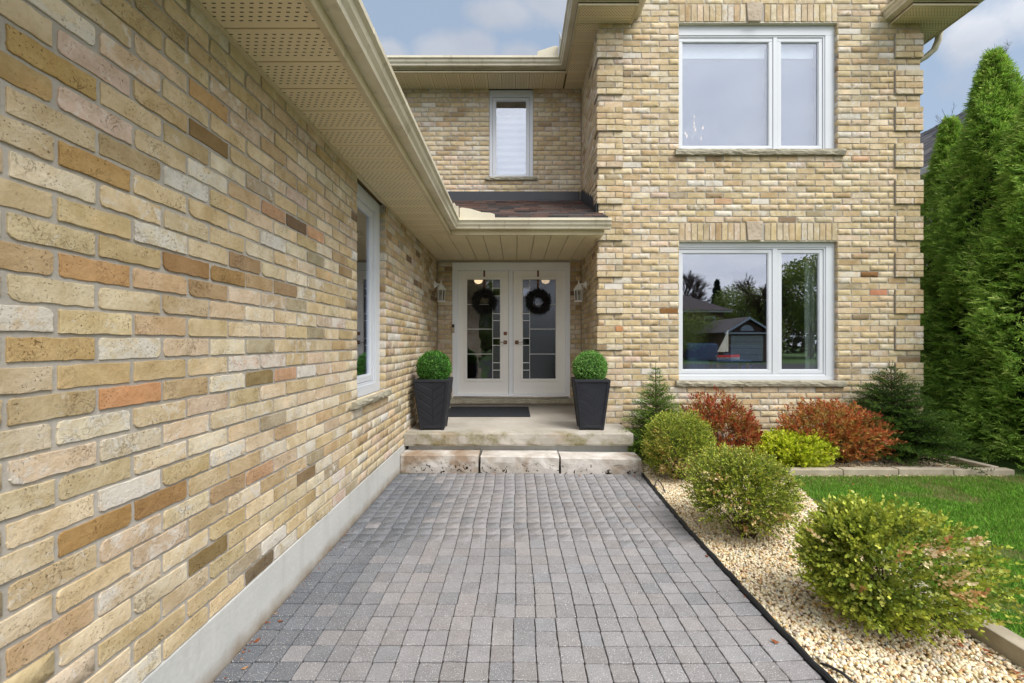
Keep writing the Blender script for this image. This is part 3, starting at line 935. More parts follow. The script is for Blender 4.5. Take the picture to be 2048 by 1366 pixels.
def eave(path, normals, z, parent, gut=True):
    f = MB().sweep(path, normals, FPROF, z).build('fascia', M['fascia'], parent)
    if gut: return MB().sweep(path, normals, GPROF, z).build('gutter', M['gutter'], parent)
g1 = eave([(-.745, -1.4), (-.745, 4.89)], [(1, 0), (1, 0)], SOF, GW) if False else None
# garage run and porch run meet in a mitre: each building carries its own length
def cut_profile(prof, corner):     # mitred end pieces: path with a corner, keep one leg
    pass
def leg(p0, p1, n_own, n_other, at_end, prof, z, name, mat, parent):
    mb = MB(); rings = []
    for i, p in enumerate((p0, p1)):
        if (i == 1) == at_end: a, c = Vector(n_own), Vector(n_other); m = (a + c) / (1 + a.dot(c))
        else: m = Vector(n_own)
        b = len(mb.v)
        for (d, h) in prof: mb.v.append((p[0] + m.x * d, p[1] + m.y * d, z + h))
        rings.append(b)
    n = len(prof)
    for k in range(n):
        k2 = (k + 1) % n
        mb.f.append([rings[0] + k, rings[0] + k2, rings[1] + k2, rings[1] + k])
    mb.f.append([rings[0] + k for k in range(n)][::-1]); mb.f.append([rings[1] + k for k in range(n)])
    return mb.build(name, mat, parent)
for prof, nm, mt in ((FPROF, 'fascia', M['fascia']), (GPROF, 'gutter', M['gutter'])):
    leg((-.745, -1.4), (-.745, 4.888), (1, 0), (0, -1), True, prof, SOF, nm, mt, GW)
    o = leg((-.744, 4.889), (1.02 if nm == 'fascia' else 1.085, 4.889), (0, -1), (1, 0), False, prof, SOF, nm, mt, HS)
    if nm == 'gutter': porch_gutter = o
eave([(-3.2, 5.99), (.71, 5.99), (.71, 4.80), (1.395, 4.80), (1.395, YF + .0)], [(0, -1), (-1, 0), (0, -1), (1, 0), (1, 0)], SOU, HS)
eave([(4.49, YF), (4.49, 4.80), (5.23, 4.80), (5.23, 9.0)], [(-1, 0), (0, -1), (1, 0), (1, 0)], SOU, HS)
for (prt, y_, zz) in ((GW, 1.9, SOF), (GW, 3.6, SOF)):
    MB().sweep([(-.745, y_), (-.745, y_ + .035)], [(1, 0), (1, 0)], [(a + (.0015 if a > .05 else 0), b - (.0012 if b < .06 else 0)) for a, b in GPROF[:8]] + [(.098, .158), (.092, .13), (.068, .08)], zz).build('gutter_joint', M['gutter'], prt)
MB().sweep([(.18, 5.99), (.215, 5.99)], [(0, -1), (0, -1)], [(a + (.0015 if a > .05 else 0), b - (.0012 if b < .06 else 0)) for a, b in GPROF[:8]] + [(.098, .158), (.092, .13), (.068, .08)], SOU).build('gutter_joint', M['gutter'], HS)
# splash guards folded into the inside corners of the gutters
def guard(pts, parent, thick):
    MB().poly(pts, thick).build('splash_guard', M['guard'], parent, bevel=.004)
z = SOF + .16
guard([(-.63, 4.782, z), (-.23, 4.782, z), (-.235, 4.782, z + .04), (-.28, 4.782, z + .055), (-.38, 4.782, z + .062), (-.5, 4.782, z + .10), (-.60, 4.782, z + .115), (-.63, 4.782, z + .11)], porch_gutter, (0, .008, 0))
guard([(-.637, 4.78, z), (-.637, 4.40, z), (-.637, 4.42, z + .05), (-.637, 4.6, z + .07), (-.637, 4.74, z + .12), (-.637, 4.78, z + .11)], porch_gutter, (-.008, 0, 0))
z = SOU + .16
guard([(.595, 5.882, z), (.30, 5.882, z), (.305, 5.882, z + .06), (.36, 5.882, z + .075), (.46, 5.882, z + .11), (.55, 5.882, z + .135), (.595, 5.882, z + .125)], HS, (0, .008, 0))
guard([(.600, 5.875, z), (.600, 5.60, z), (.600, 5.63, z + .06), (.600, 5.75, z + .20), (.600, 5.80, z + .26), (.600, 5.83, z + .2), (.600, 5.875, z + .13)], HS, (.008, 0, 0))

# shingled roofs
def shingles(name, p00, du, dv, ulen, vlen, parent, cols, row=.145, tab=.30, th=.008):
    """rows of tabs on the plane p00 + u du + v dv (v runs up the slope)"""
    p00, du, dv = Vector(p00), Vector(du).normalized(), Vector(dv).normalized()
    nn = du.cross(dv).normalized()
    if nn.z < 0: nn = -nn
    V, T, C = [], [], []
    v = 0
    r = 0
    while v < vlen:
        u = -RNG.uniform(0, tab)
        while u < ulen:
            w = tab * RNG.uniform(.35, 1.0)
            a, b = max(u, 0), min(u + w - .004, ulen)
            if b - a > .02:
                t = th * RNG.uniform(.8, 1.9)
                c = cols[int(RNG.integers(len(cols)))]; k = RNG.uniform(.75, 1.2)
                n0 = len(V)
                ve = min(v + row * 1.25, vlen)
                vj = v + RNG.uniform(-.006, .006)
                for (uu, vv, h) in ((a, vj, t + .004), (b, vj, t + .004), (b, ve, .001), (a, ve, .001), (a, vj, -.004), (b, vj, -.004)):
                    V.append(tuple(p00 + du * uu + dv * vv + nn * h)); C.append((c[0] * k, c[1] * k, c[2] * k, 1))
                T += [(n0, n0 + 1, n0 + 2), (n0, n0 + 2, n0 + 3), (n0 + 4, n0 + 5, n0 + 1), (n0 + 4, n0 + 1, n0)]
            u += w
        v += row; r += 1
    return nmesh(name, V, np.array(T), M['shingle'], parent, C, kind='stuff')
BRN = [(.095, .060, .052), (.080, .068, .064), (.13, .085, .072), (.055, .052, .055), (.11, .070, .060), (.09, .078, .076)]
pr = MB().poly([(-1.3, 4.79, 2.715), (1.045, 4.79, 2.715), (1.045, 5.06, 2.715 + .27 * .453), (XS - .01, 5.06, 2.715 + .27 * .453), (XS - .01, YB, 3.44), (-1.3, YB, 3.44)], (0, 0, -.03)).build('porch_roof', M['dark_metal'], HS)
shingles('shingle', (-1.3, 4.79, 2.722), (1, 0, 0), (0, 1.6, .725), 2.345, .30, pr, BRN)
shingles('shingle', (-1.3, 5.06, 2.722 + .27 * .453), (1, 0, 0), (0, 1.6, .725), 2.28, 1.46, pr, BRN, th=.011)
gr = MB().poly([(-.66, -1.4, 2.715), (-.66, 4.79, 2.715), (-2.5, 6.6, 3.55), (-3.2, 6.6, 3.87), (-3.2, -1.4, 3.87)], (0, 0, -.03)).build('roof', M['dark_metal'], GW)
shingles('shingle', (-.66, 4.3, 2.722), (0, -1, 0), (-2.54, 0, 1.155), 5.7, 2.75, gr, BRN)
MB().fb(FB, -1.6, XS - .03, .004, .016, 3.425, 3.585).fb(FB, -1.6, XS - .03, .016, .03, 3.425, 3.445).build('flashing', M['dark_metal'], pr, bevel=.003)
sf = MB()
for i in range(8):
    y0, y1 = YF + .23 + i * .135, YF + .23 + (i + 1) * .135
    zz = 2.715 + (y0 - 4.79) * .453
    sf.fb(FS, -y1, -y0 + .004, .006, .012 + .0007 * (i % 2), zz, zz + .19)
sf.fb(FS, -(YF + .23), -(YF - .03), .024, .030, 2.80, 3.0)
sf.build('flashing', M['dark_metal'], pr)
MB().poly([(-.9, 4.60, 5.285), (.9, 4.8, 5.29), (1.40, 4.8, 5.29), (1.40, YF, 5.62), (.80, YF, 5.9)], (0, 0, .02)).build('eave_roof', M['dark_metal'], HS) if False else None
MB().poly([(.70, 4.79, 5.29), (1.40, 4.79, 5.29), (1.40, YF, 5.43), (.70, YF, 5.43)], (0, 0, .02)).build('return_roof', M['dark_metal'], HS)
MB().poly([(4.485, 4.79, 5.29), (5.24, 4.79, 5.29), (5.24, YF, 5.47), (4.485, YF, 5.47)], (0, 0, .02)).build('return_roof', M['dark_metal'], HS)
MB().poly([(-3.2, 5.985, 5.29), (.72, 5.985, 5.29), (2.6, 8.2, 6.3), (-3.2, 8.2, 6.3)], (0, 0, .02)).build('main_roof', M['dark_metal'], HS)
MB().box(4.69, 4.845, YF + .16, 12, 0, SOU).box(-3.2, -3.05, 6.55, 12, 0, SOU).build('house_side_wall', M['mortar'], HS)
MB().box(-6.0, XL - .16, -1.4, -1.25, 0, SOF).build('garage_end_wall', M['mortar'], GW)
# downspout elbow at the house corner
MB().tube([(5.27, 5.28, 5.17), (5.27, 5.30, 5.08), (5.25, 5.33, 4.99), (5.19, 5.38, 4.93), (5.10, 5.42, 4.88), (4.96, 5.46, 4.80), (4.90, 5.47, 4.74), (4.89, 5.47, 4.6)], .036, 8).build('downspout', M['gutter'], HS, smooth=True)

# ---------------------------------------------------------------- windows and doors
def window(name, parent, F, W, z_gl, lites, depth=.055, glass=None, sash_w=.048, split=True):
    u0, u1, z0, z1 = W
    n1 = -depth; g0, g1 = z_gl
    s = sash_w
    so0, so1 = lites[0][0] - s, lites[-1][1] + s
    w = MB().ring(F, u0, u1, z0, z1, n1 - .07, n1, so0 - u0, u1 - so1, g0 - s - z0, z1 - g1 - s)
    mull = [(lites[i][1] + s, lites[i + 1][0] - s) for i in range(len(lites) - 1)]
    for a, b in mull: w.fb(F, a, b, n1 - .07, n1 - .001, g0 - s, g1 + s)
    win = w.build(name, M['white'], parent, bevel=.003)
    MB().ring(F, u0 + .002, u1 - .002, z0 + .002, z1 - .002, n1, n1 + .008, max(so0 - u0 - .022, .008), u1 - so1 - .022, max(g0 - s - z0 - .022, .01), max(z1 - g1 - s - .022, .01)).build('window_frame', M['white'], win, bevel=.003)
    for a, b in lites:
        MB().ring(F, a - s + .003, b + s - .003, g0 - s + .003, g1 + s - .003, n1 - .05, n1 - .008, s - .003, s - .003, s - .003, s - .003).build('sash', M['white'], win, bevel=.004)
        MB().ring(F, a, b, g0, g1, n1 - .032, n1 - .016, .007, .007, .007, .007).build('glazing_bead', M['white'], win)
        MB().fb(F, a + .005, b - .005, n1 - .030, n1 - .026, g0 + .005, g1 - .005).build('pane', glass or M['glass'], win)
    return win
def sill(F, u0, u1, n0, n1, z0, z1, parent):
    # rock-faced front: a subdivided slab with broken arris
    mb = MB(); r = random.Random(int(u0 * 100))
    N = max(6, int((u1 - u0) / .05)); rows = [(n0, z1), (n1 - .006, z1), (n1, z1 - .008), (n1 + .004, (z0 + z1) / 2), (n1 - .002, z0 + .006), (n1 - .01, z0), (n0, z0)]
    for i in range(N + 1):
        u = u0 + (u1 - u0) * i / N
        for j, (n, z) in enumerate(rows):
            jn = 0 if j in (0, 6) else r.uniform(-.006, .005); jz = 0 if j in (0, 6, 1) else r.uniform(-.004, .004)
            mb.v.append(tuple(F.p(u, n + jn, z + jz)))
    k = len(rows)
    for i in range(N):
        for j in range(k):
            j2 = (j + 1) % k
            mb.f.append([i * k + j, i * k + j2, (i + 1) * k + j2, (i + 1) * k + j])
    mb.f.append(list(range(k))[::-1]); mb.f.append([N * k + j for j in range(k)])
    return mb.build('window_sill', M['sill'], parent)
# front windows
w1 = window('window', HS, FF, W_LO, (.985, 2.399), [(2.021, 3.062), (3.222, 3.680)])
sill(FF, 1.915, 3.935, -.06, .035, W_LO[2] - .072, W_LO[2] - .001, w1)
w2 = window('window', HS, FF, W_UP, (3.696, 4.958), [(2.018, 3.070), (3.215, 3.672)], glass=M['glass_up'])
sill(FF, 1.905, 3.93, -.06, .035, W_UP[2] - .072, W_UP[2] - .001, w2)
for a_, b_ in ((2.03, 3.06), (3.225, 3.662)):
    MB().fb(FF, a_, b_, -.150, -.147, 3.66, 4.80).build('sheer_blind', M['sheer'], w2)
    MB().fb(FF, a_, b_, -.165, -.135, 4.80, 4.95).build('blind_head', M['blindhead'], w2, bevel=.006)
w3 = window('window', HS, FB, W_BK, (3.855, 4.975), [(-.297, .165)], depth=.03, sash_w=.05)
sill(FB, -.455, .325, -.05, .03, W_BK[2] - .055, W_BK[2] - .001, w3)
w4 = window('window', GW, FL, GWIN, (1.04, 2.40), [(3.30, 3.655)], depth=.058, sash_w=.055, glass=M['glass_side'])
sill(FL, 3.05, 3.90, -.09, .042, .831, .882, w4)
MB().fb(FB, -.29, .16, -.135, -.128, 3.85, 4.80).build('window_blind', M['blind'], w3)

# entrance: casing, two leaves, leaded glass
zb, zt = .48, 2.52
yb = lambda px: (px - VPX) / 133.0 * 1.0
U = lambda px: (px - VPX) * (YB + .03) / FPX
Z = lambda py: EYE + (VPY - py) * (YB + .03) / FPX
dr = MB().ring(FB, DOOR[0], DOOR[1], zb, zt, -.10, .012, .085, .075, .06, .115).fb(FB, U(1017.6), U(1026), -.05, -.012, zb + .06, zt - .115).build('door_frame', M['casing'], HS, bevel=.005)
MB().fb(FB, DOOR[0] + .02, DOOR[1] - .02, .012, .03, zb + .012, zb + .034).build('threshold', M['nickel'], dr, bevel=.002)
sl = MB().fb(FB, -1.02, .865, -.14, .05, .405, .478).build('door_sill', M['sill'], HS, bevel=.004)
def leaf(u0, u1, g0, g1, mirror):
    z0, z1 = zb + .062, zt - .117
    zg0, zg1 = Z(757.5), Z(559)
    d = MB().ring(FB, u0, u1, z0, z1, -.075, -.03, g0 - u0, u1 - g1, zg0 - z0, z1 - zg1).build('door', M['doorwhite'], HS, bevel=.002)
    MB().ring(FB, g0 - .036, g1 + .036, zg0 - .036, zg1 + .04, -.03, -.018, .036, .036, .036, .04).build('glass_moulding', M['doorwhite'], d, bevel=.005)
    inner = (g0 + (U(985.3) - U(934.2))) if not mirror else (g1 - (U(1111.3) - U(1059.5)))
    rows = [576, 591.6, 627.2, 641, 676.5, 690.6, 725.5, 740.4]
    bigs = [608.7, 658.1, 708.1]
    na, nb = -.052, -.048
    def pane(a, b, z_lo, z_hi, mat): MB().fb(FB, a + .002, b - .002, na, nb, z_lo + .002, z_hi - .002).build('pane', mat, d)
    A, B = (g0, inner) if not mirror else (inner, g1)
    zz = [zg1] + [Z(y) for y in bigs] + [zg0]
    for i in range(4): pane(A, B, zz[i + 1], zz[i], M['doorglass'] if not mirror else M['frosted'])
    C, D = (inner, g1) if not mirror else (g0, inner)
    zz = [zg1] + [Z(y) for y in rows] + [zg0]
    for i in range(9): pane(C, D, zz[i + 1], zz[i], M['doorglass'] if i in (1, 5) else M['frosted'])
    cm = MB().fb(FB, inner - .0035, inner + .0035, -.056, -.043, zg0, zg1)
    for y in bigs: cm.fb(FB, A, B, -.0555, -.0435, Z(y) - .0045, Z(y) + .0045)
    for y in rows: cm.fb(FB, C, D, -.0557, -.0433, Z(y) - .0055, Z(y) + .0055)
    cm.build('glass_came', M['came'], d)
    hu = U(1010.6) if not mirror else U(1033.6)
    sg = -1 if not mirror else 1
    h = MB().fb(FB, hu - .028, hu + .028, -.03, -.018, Z(684.6) - .028, Z(684.6) + .028).build('door_handle', M['bronze'], d, bevel=.003)
    lv = MB(); c = FB.p(hu, 0, Z(684.6))
    lv.tube([c + Vector((0, .02, 0)), c + Vector((0, -.035, 0))], .009, 8)
    lv.tube([c + Vector((0, -.035, 0)), c + Vector((sg * .05, -.04, 0)), c + Vector((sg * .115, -.036, .003))], [.008, .0075, .006], 8)
    lv.build('lever', M['nickel'], d, smooth=True)
    if not mirror: MB().fb(FB, hu - .026, hu + .026, -.03, -.016, Z(667) - .026, Z(667) + .026).build('deadbolt', M['bronze'], d, bevel=.004)
    return d
leaf(U(915.3), U(1017.2), U(934.2), U(1000), False)
leaf(U(1026.4), U(1131.2), U(1045.7), U(1111.3), True)
# doorbell on the casing
db = thing('doorbell', 'small black and chrome doorbell on the white door casing', 'doorbell', (-.94, YB - .02, 1.55))
MB().fb(FB, -.955, -.91, .012, .034, Z(666), Z(648.5)).build('doorbell_case', M['nickel'], db, bevel=.008)
MB().fb(FB, -.948, -.917, .034, .039, Z(655), Z(649.5)).build('camera_face', M['blackplastic'], db, bevel=.004)

# ---------------------------------------------------------------- rooms behind the glass
def room(name, x0, x1, y0, y1, z0, z1, mat, front=True):
    mb = MB(); t = .03
    mb.box(x0 - t, x0, y0, y1, z0, z1).box(x1, x1 + t, y0, y1, z0, z1).box(x0, x1, y1, y1 + t, z0, z1).box(x0, x1, y0, y1, z1, z1 + t)
    r = mb.build(name, mat, HS)
    MB().box(x0, x1, y0, y1, z0 - t, z0).build('floor', M['floorwood'], r)
room('living_room', 1.25, 4.60, YF + .17, 9.0, .33, 2.78, M['room'])
room('bedroom', 1.25, 4.60, YF + .17, 9.2, 3.2, 5.55, M['room'])
room('hallway', -1.3, .95, YB + .17, 10.5, .45, 2.75, M['hall'])
room('landing', -.8, .8, YB + .17, 9.5, 3.6, 5.4, M['room'])
gr_ = MB().box(-3.6, XL - .17, 3.0, 3.03, .3, SOF).box(-3.6, XL - .17, 5.0, 5.03, .3, SOF).box(-3.6, -3.57, 3.03, 5.0, .3, SOF).box(-3.6, XL - .17, 3.03, 5.0, SOF, SOF + .03)
gr_.build('garage_room', M['room'], GW)

for (x, lab) in ((-.655, 'lit round ceiling light seen through the door glass above the wreath beside the doorbell'), (.53, 'lit round ceiling light seen through the door glass near the planter with pale leaves')):
    t_ = thing('ceiling_light', lab, 'ceiling light', (x, 7.5, 2.75), 'ceiling lights in the hallway')
    t_['group'] = 'ceiling lights in the hallway'
    MB().lathe(x, 7.5, [(.02, 2.75), (.02, 2.47), (.085, 2.46), (.085, 2.44)], 20).build('light_ring', M['white'], t_, smooth=True)
    MB().lathe(x, 7.5, [(.07, 2.44), (.075, 2.41), (.06, 2.375), (.02, 2.355)], 20).build('lit_diffuser', M['lampdisc'], t_, smooth=True)
# chandelier upstairs
ch = thing('chandelier', 'small lit crystal chandelier glimpsed through the upper window', 'chandelier', (2.73, 6.5, 5.5))
MB().tube([(2.73, 6.5, 5.55), (2.73, 6.5, 4.45)], .008, 6).tube([(2.73, 6.5, 4.9), (2.73, 6.5, 4.35)], [.02, .03], 8).build('chandelier_stem', M['nickel'], ch)
for k in range(6):
    a = k * math.pi / 3 + .3
    p = Vector((2.73 + .13 * math.cos(a), 6.5 + .13 * math.sin(a), 4.46 + .05 * (k % 3)))
    MB().tube([(2.73, 6.5, 4.42), (2.73 + .08 * math.cos(a), 6.5 + .08 * math.sin(a), 4.36), tuple(p - Vector((0, 0, .03)))], .005, 5).build('chandelier_arm', M['nickel'], ch)
    MB().lathe(p.x, p.y, [(.004, p.z - .03), (.011, p.z - .005), (.009, p.z + .01), (.001, p.z + .032)], 8).build('lit_candle_bulb', M['bulb'], ch, smooth=True)
for zz in (4.73, 4.63, 4.58):
    MB().lathe(2.70, 6.42, [(.002, zz - .02), (.011, zz), (.002, zz + .02)], 6).build('lit_candle_bulb', M['bulb'], ch)

# things in the lower window
def chair(loc, lab, w, h):
    x, y, z = loc
    c = thing('armchair', lab, 'armchair', loc, 'blue chairs in the front room')
    MB().box(x - w / 2, x + w / 2, y, y + .14, z + .35, z + h).build('backrest', M['blue'], c, bevel=.045, seg=3)
    MB().box(x - w / 2, x + w / 2, y + .14, y + .62, z + .28, z + .44).build('seat', M['blue'], c, bevel=.04, seg=3)
    for sx in (-1, 1):
        for sy in (.05, .55):
            MB().box(x + sx * (w / 2 - .04) - .02, x + sx * (w / 2 - .04) + .02, y + sy - .02, y + sy + .02, z, z + .30).build('leg', M['floorwood'], c)
chair((2.43, 5.50, .33), 'blue upholstered chair back against the window pane beside the toy sailboat', .42, .98)
chair((3.30, 6.1, .33), 'dark blue chair deeper in the front room near the curtain', .5, .95)
tb = thing('side_table', 'small table with bluish top behind the window glass', 'side table', (2.66, 5.31, .33))
MB().box(2.47, 2.90, 5.23, 5.46, 1.075, 1.10).build('table_top', M['blue'], tb, bevel=.006)
for sx in (2.50, 2.87):
    for sy in (5.26, 5.43): MB().box(sx - .014, sx + .014, sy - .014, sy + .014, .33, 1.075).build('leg', M['floorwood'], tb)
bt = thing('toy_sailboat', 'red and white toy sailboat with a cream sail standing in the window', 'toy sailboat', (2.66, 5.31, 1.10))
hull = MB(); N = 9
for i in range(N):
    t = i / (N - 1); x = 2.51 + .29 * t; w = .038 * math.sin(math.pi * min(t * .8 + .22, 1)) ** .7 + .002
    hull.v += [(x, 5.31 - w, 1.155 + .012 * t), (x, 5.31 - w * .9, 1.132), (x, 5.31 - w * .4, 1.103), (x, 5.31 + w * .4, 1.103), (x, 5.31 + w * .9, 1.132), (x, 5.31 + w, 1.155 + .012 * t)]
for i in range(N - 1):
    for j in range(6):
        j2 = (j + 1) % 6; hull.f.append([i * 6 + j, i * 6 + j2, i * 6 + 6 + j2, i * 6 + 6 + j])
hull.f.append([0, 1, 2, 3, 4, 5]); hull.f.append([(N - 1) * 6 + j for j in range(6)][::-1])
ho = hull.build('hull', M['white'], bt)
ho.data.materials.append(M['red'])
for p_ in ho.data.polygons:
    if p_.center.z > 1.136: p_.material_index = 1
MB().tube([(2.665, 5.31, 1.14), (2.665, 5.31, 1.50)], .004, 6).build('mast', M['floorwood'], bt)
MB().poly([(2.66, 5.31, 1.20), (2.52, 5.31, 1.20), (2.60, 5.31, 1.35), (2.66, 5.31, 1.485)], (0, .002, 0)).build('sail', M['sail'], bt)
MB().box(2.60, 2.70, 5.29, 5.33, 1.158, 1.18).build('cabin', M['blue'], bt, bevel=.004)
bx = thing('blue_box', 'small bright blue box low behind the big pane', 'box', (2.92, 5.5, .98))
MB().box(2.84, 3.02, 5.45, 5.6, .93, 1.0).build('box_body', plain('blue_plastic', (.06, .07, .4), .5), bx, bevel=.01)
MB().box(2.835, 3.025, 5.445, 5.605, 1.0, 1.012).build('box_lid', plain('blue_plastic_lid', (.10, .12, .5), .5), bx, bevel=.004)
MB().box(2.75, 3.15, 5.40, 5.75, .33, .93).build('shelf_unit', M['floorwood'], bx)
def curtain(x0, x1, y, z0, z1, lab):
    c = thing('curtain', lab, 'curtain', ((x0 + x1) / 2, y, z1), 'curtains of the lower front window')
    V = []; N = int((x1 - x0) / .008)
    for i in range(N + 1):
        x = x0 + (x1 - x0) * i / N
        yy = y + .022 * math.sin(i * .85) + .008 * math.sin(i * 2.1)
        for k in range(6):
            zz = z0 + (z1 - z0) * k / 5
            V.append((x + .01 * math.sin(k * 1.3) * (1 - k / 5), yy, zz))
    F = []
    for i in range(N):
        for k in range(5): F.append((i * 6 + k, i * 6 + k + 1, (i + 1) * 6 + k + 1, (i + 1) * 6 + k))
    o = nmesh('curtain_cloth', V, np.array(F), M['curtain'], c, smooth=True)
    s = o.modifiers.new('thick', 'SOLIDIFY'); s.thickness = .003
curtain(3.64, 3.84, YF + .26, .4, 2.5, 'pale green pleated curtain at the edge of the narrow lower pane')

# ---------------------------------------------------------------- lanterns and wreaths
def lantern(x, y, wallx, lab):
    z = Z(590) - .0
    sg = 1 if wallx > x else -1
    t = thing('wall_lantern', lab, 'wall lantern', (wallx, y, z), 'white lanterns either side of the door')
    zc0, zc1 = EYE + (VPY - 602) * y / FPX, EYE + (VPY - 580) * y / FPX
    zt_ = EYE + (VPY - 561) * y / FPX
    MB().lathe(x, y, [(.062, zc0 - .012), (.066, zc0), (.05, zc0 + .008)], 6).build('lantern_base', M['lampwhite'], t, bevel=.002)
    cap = [(.076, zc1), (.070, zc1 + .008), (.040, zc1 + .058), (.016, zc1 + .085), (.012, zc1 + .095), (.006, zt_)]
    MB().lathe(x, y, cap, 6).build('lantern_cap', M['lampwhite'], t)
    fr = MB()
    for k in range(6):
        a = k * math.pi / 3
        fr.tube([(x + .050 * math.cos(a), y + .050 * math.sin(a), zc0), (x + .058 * math.cos(a), y + .058 * math.sin(a), zc1)], .0045, 5)
    fr.build('lantern_bars', M['lampwhite'], t)
    for k in range(6):
        a, b = k * math.pi / 3, (k + 1) * math.pi / 3
        q = [(x + r * math.cos(c), y + r * math.sin(c), h) for (r, c, h) in ((.047, a, zc0 + .006), (.047, b, zc0 + .006), (.055, b, zc1 - .003), (.055, a, zc1 - .003))]
        mc = Vector((math.cos((a + b) / 2), math.sin((a + b) / 2), 0)) * .002
        MB().poly(q, mc).build('lantern_pane', M['lampglass'], t)
    MB().lathe(x, y, [(.006, zc0 + .01), (.012, zc0 + .04), (.011, zc0 + .075), (.002, zc0 + .10)], 8).build('lantern_bulb', M['white'], t, smooth=True)
    zm = EYE + (VPY - 569) * y / FPX
    w = MB(); n = 14; F2 = Frame((wallx, y, zm), (0, 1, 0), (-sg, 0, 0))
    ring = []
    for (r, d) in ((.058, .001), (.056, .012), (.03, .026), (.018, .045)):
        b = len(w.v)
        for k in range(n):
            a = 2 * math.pi * k / n; w.v.append(tuple(F2.p(math.cos(a) * r * .8, d, math.sin(a) * r)))
        ring.append(b)
    for i in range(3):
        for k in range(n):
            k2 = (k + 1) % n; w.f.append([ring[i] + k, ring[i] + k2, ring[i + 1] + k2, ring[i + 1] + k])
    w.f.append([ring[0] + k for k in range(n)][::-1]); w.f.append([ring[-1] + k for k in range(n)])
    w.tube([(wallx - sg * .03, y, zm + .005), (wallx - sg * .06, y, zm + .008), (x + sg * .012, y, zm + .006), (x, y, zm)], [.017, .011, .009, .008], 8)
    w.tube([(wallx - sg * .03, y, zm - .03), ((wallx + x) / 2 + sg * .01, y, zm - .028), (x + sg * .02, y, zm + .004)], [.009, .006, .005], 6)
    w.build('lantern_bracket', M['lampwhite'], t, smooth=True)
lantern(-1.078, 6.16, XL, 'white wall lantern on the garage wing wall above the planter with darker leaves')
lantern(.885, 5.95, XS, 'white wall lantern on the porch side wall near the house corner')

def wreath(cx, lab):
    y = YB + .005; cz = Z(602)
    t = thing('wreath', lab, 'wreath', (cx, y, cz), 'dark twig wreaths on the front doors')
    V, T, C = [], [], []
    r = random.Random(int(cx * 1000))
    for i in range(2200):
        a = r.uniform(0, 2 * math.pi); rr = .130 + r.gauss(0, .025); q = r.uniform(0, 2 * math.pi)
        p = Vector((cx + rr * math.cos(a), y - .02 + .02 * math.sin(q) - .015 * r.random(), cz + rr * math.sin(a)))
        tang = Vector((-math.sin(a), 0, math.cos(a))); rad = Vector((math.cos(a), 0, math.sin(a)))
        d = (tang * r.uniform(.2, 1) + rad * r.uniform(-.5, .9) + Vector((0, -r.uniform(-.1, .7), -.35))).normalized() * r.uniform(.025, .07)
        s = d.orthogonal().normalized() * r.uniform(.0015, .0045)
        n0 = len(V); V += [tuple(p - s), tuple(p + s), tuple(p + d * .6 + s * 1.2), tuple(p + d), tuple(p + d * .6 - s * 1.2)]
        T += [(n0, n0 + 1, n0 + 2), (n0, n0 + 2, n0 + 4), (n0 + 4, n0 + 2, n0 + 3)]
        k = r.uniform(.5, 2.2); c = r.choice([(.016, .016, .022), (.03, .028, .032), (.022, .028, .02), (.05, .04, .036)])
        C += [(c[0] * k, c[1] * k, c[2] * k, 1)] * 5
    nmesh('wreath_twigs', V, np.array(T), M['wreath'], t, C)
    pts = [(cx + .13 * math.cos(a * math.pi / 8), y - .015, cz + .13 * math.sin(a * math.pi / 8)) for a in range(17)]
    MB().tube(pts, .012, 6, cap=False).build('wreath_hoop', M['blackplastic'], t)
    MB().box(cx - .0135, cx + .0135, YB + .024, YB + .0265, cz + .10, Z(539)).box(cx - .0135, cx + .0135, YB + .0265, YB + .06, Z(539) - .0005, Z(539) + .002).build('ribbon', M['ribbon'], t)
wreath(U(968.5), 'dark twig wreath on a brown ribbon on the door leaf with the deadbolt')
wreath(U(1076), 'dark twig wreath on a brown ribbon on the door leaf without a deadbolt')

# ---------------------------------------------------------------- porch slab, steps, mat, planters
pl = thing('porch_slab', 'weathered concrete porch slab with mossy front edge in front of the door', 'porch slab', (0, 4.49, 0))
ps = MB(); N = 30; pr_ = [(0, .351), (.006, .351), (.014, .345), (.016, .30), (.015, .245), (.008, .224), (0, .222)]
ps.box(XL + .001, 1.240, 4.503, 5.075, .222, .351).box(XL + .001, XS - .001, 5.075, YB - .002, .222, .3508)
ps.build('slab_body', M['slab'], pl)
sb = MB(); r = random.Random(5)
for i in range(N + 1):
    x = XL + .001 + (1.243 - XL) * i / N
    for (d, z) in pr_: sb.v.append((x, 4.5035 - d + (r.uniform(-.003, .003) if .22 < z < .35 and d > 0 else 0), z + (r.uniform(-.004, .004) if 0 < d and z < .34 else 0)))
k = len(pr_)
for i in range(N):
    for j in range(k - 1): sb.f.append([i * k + j, i * k + j + 1, (i + 1) * k + j + 1, (i + 1) * k + j])
sb.f.append(list(range(k))[::-1]); sb.f.append([N * k + j for j in range(k)])
sb.build('slab_edge', M['slab'], pl)
MB().box(XL + .03, 1.205, 4.56, 5.07, -.1, .2215).build('slab_base', M['concrete'], pl)
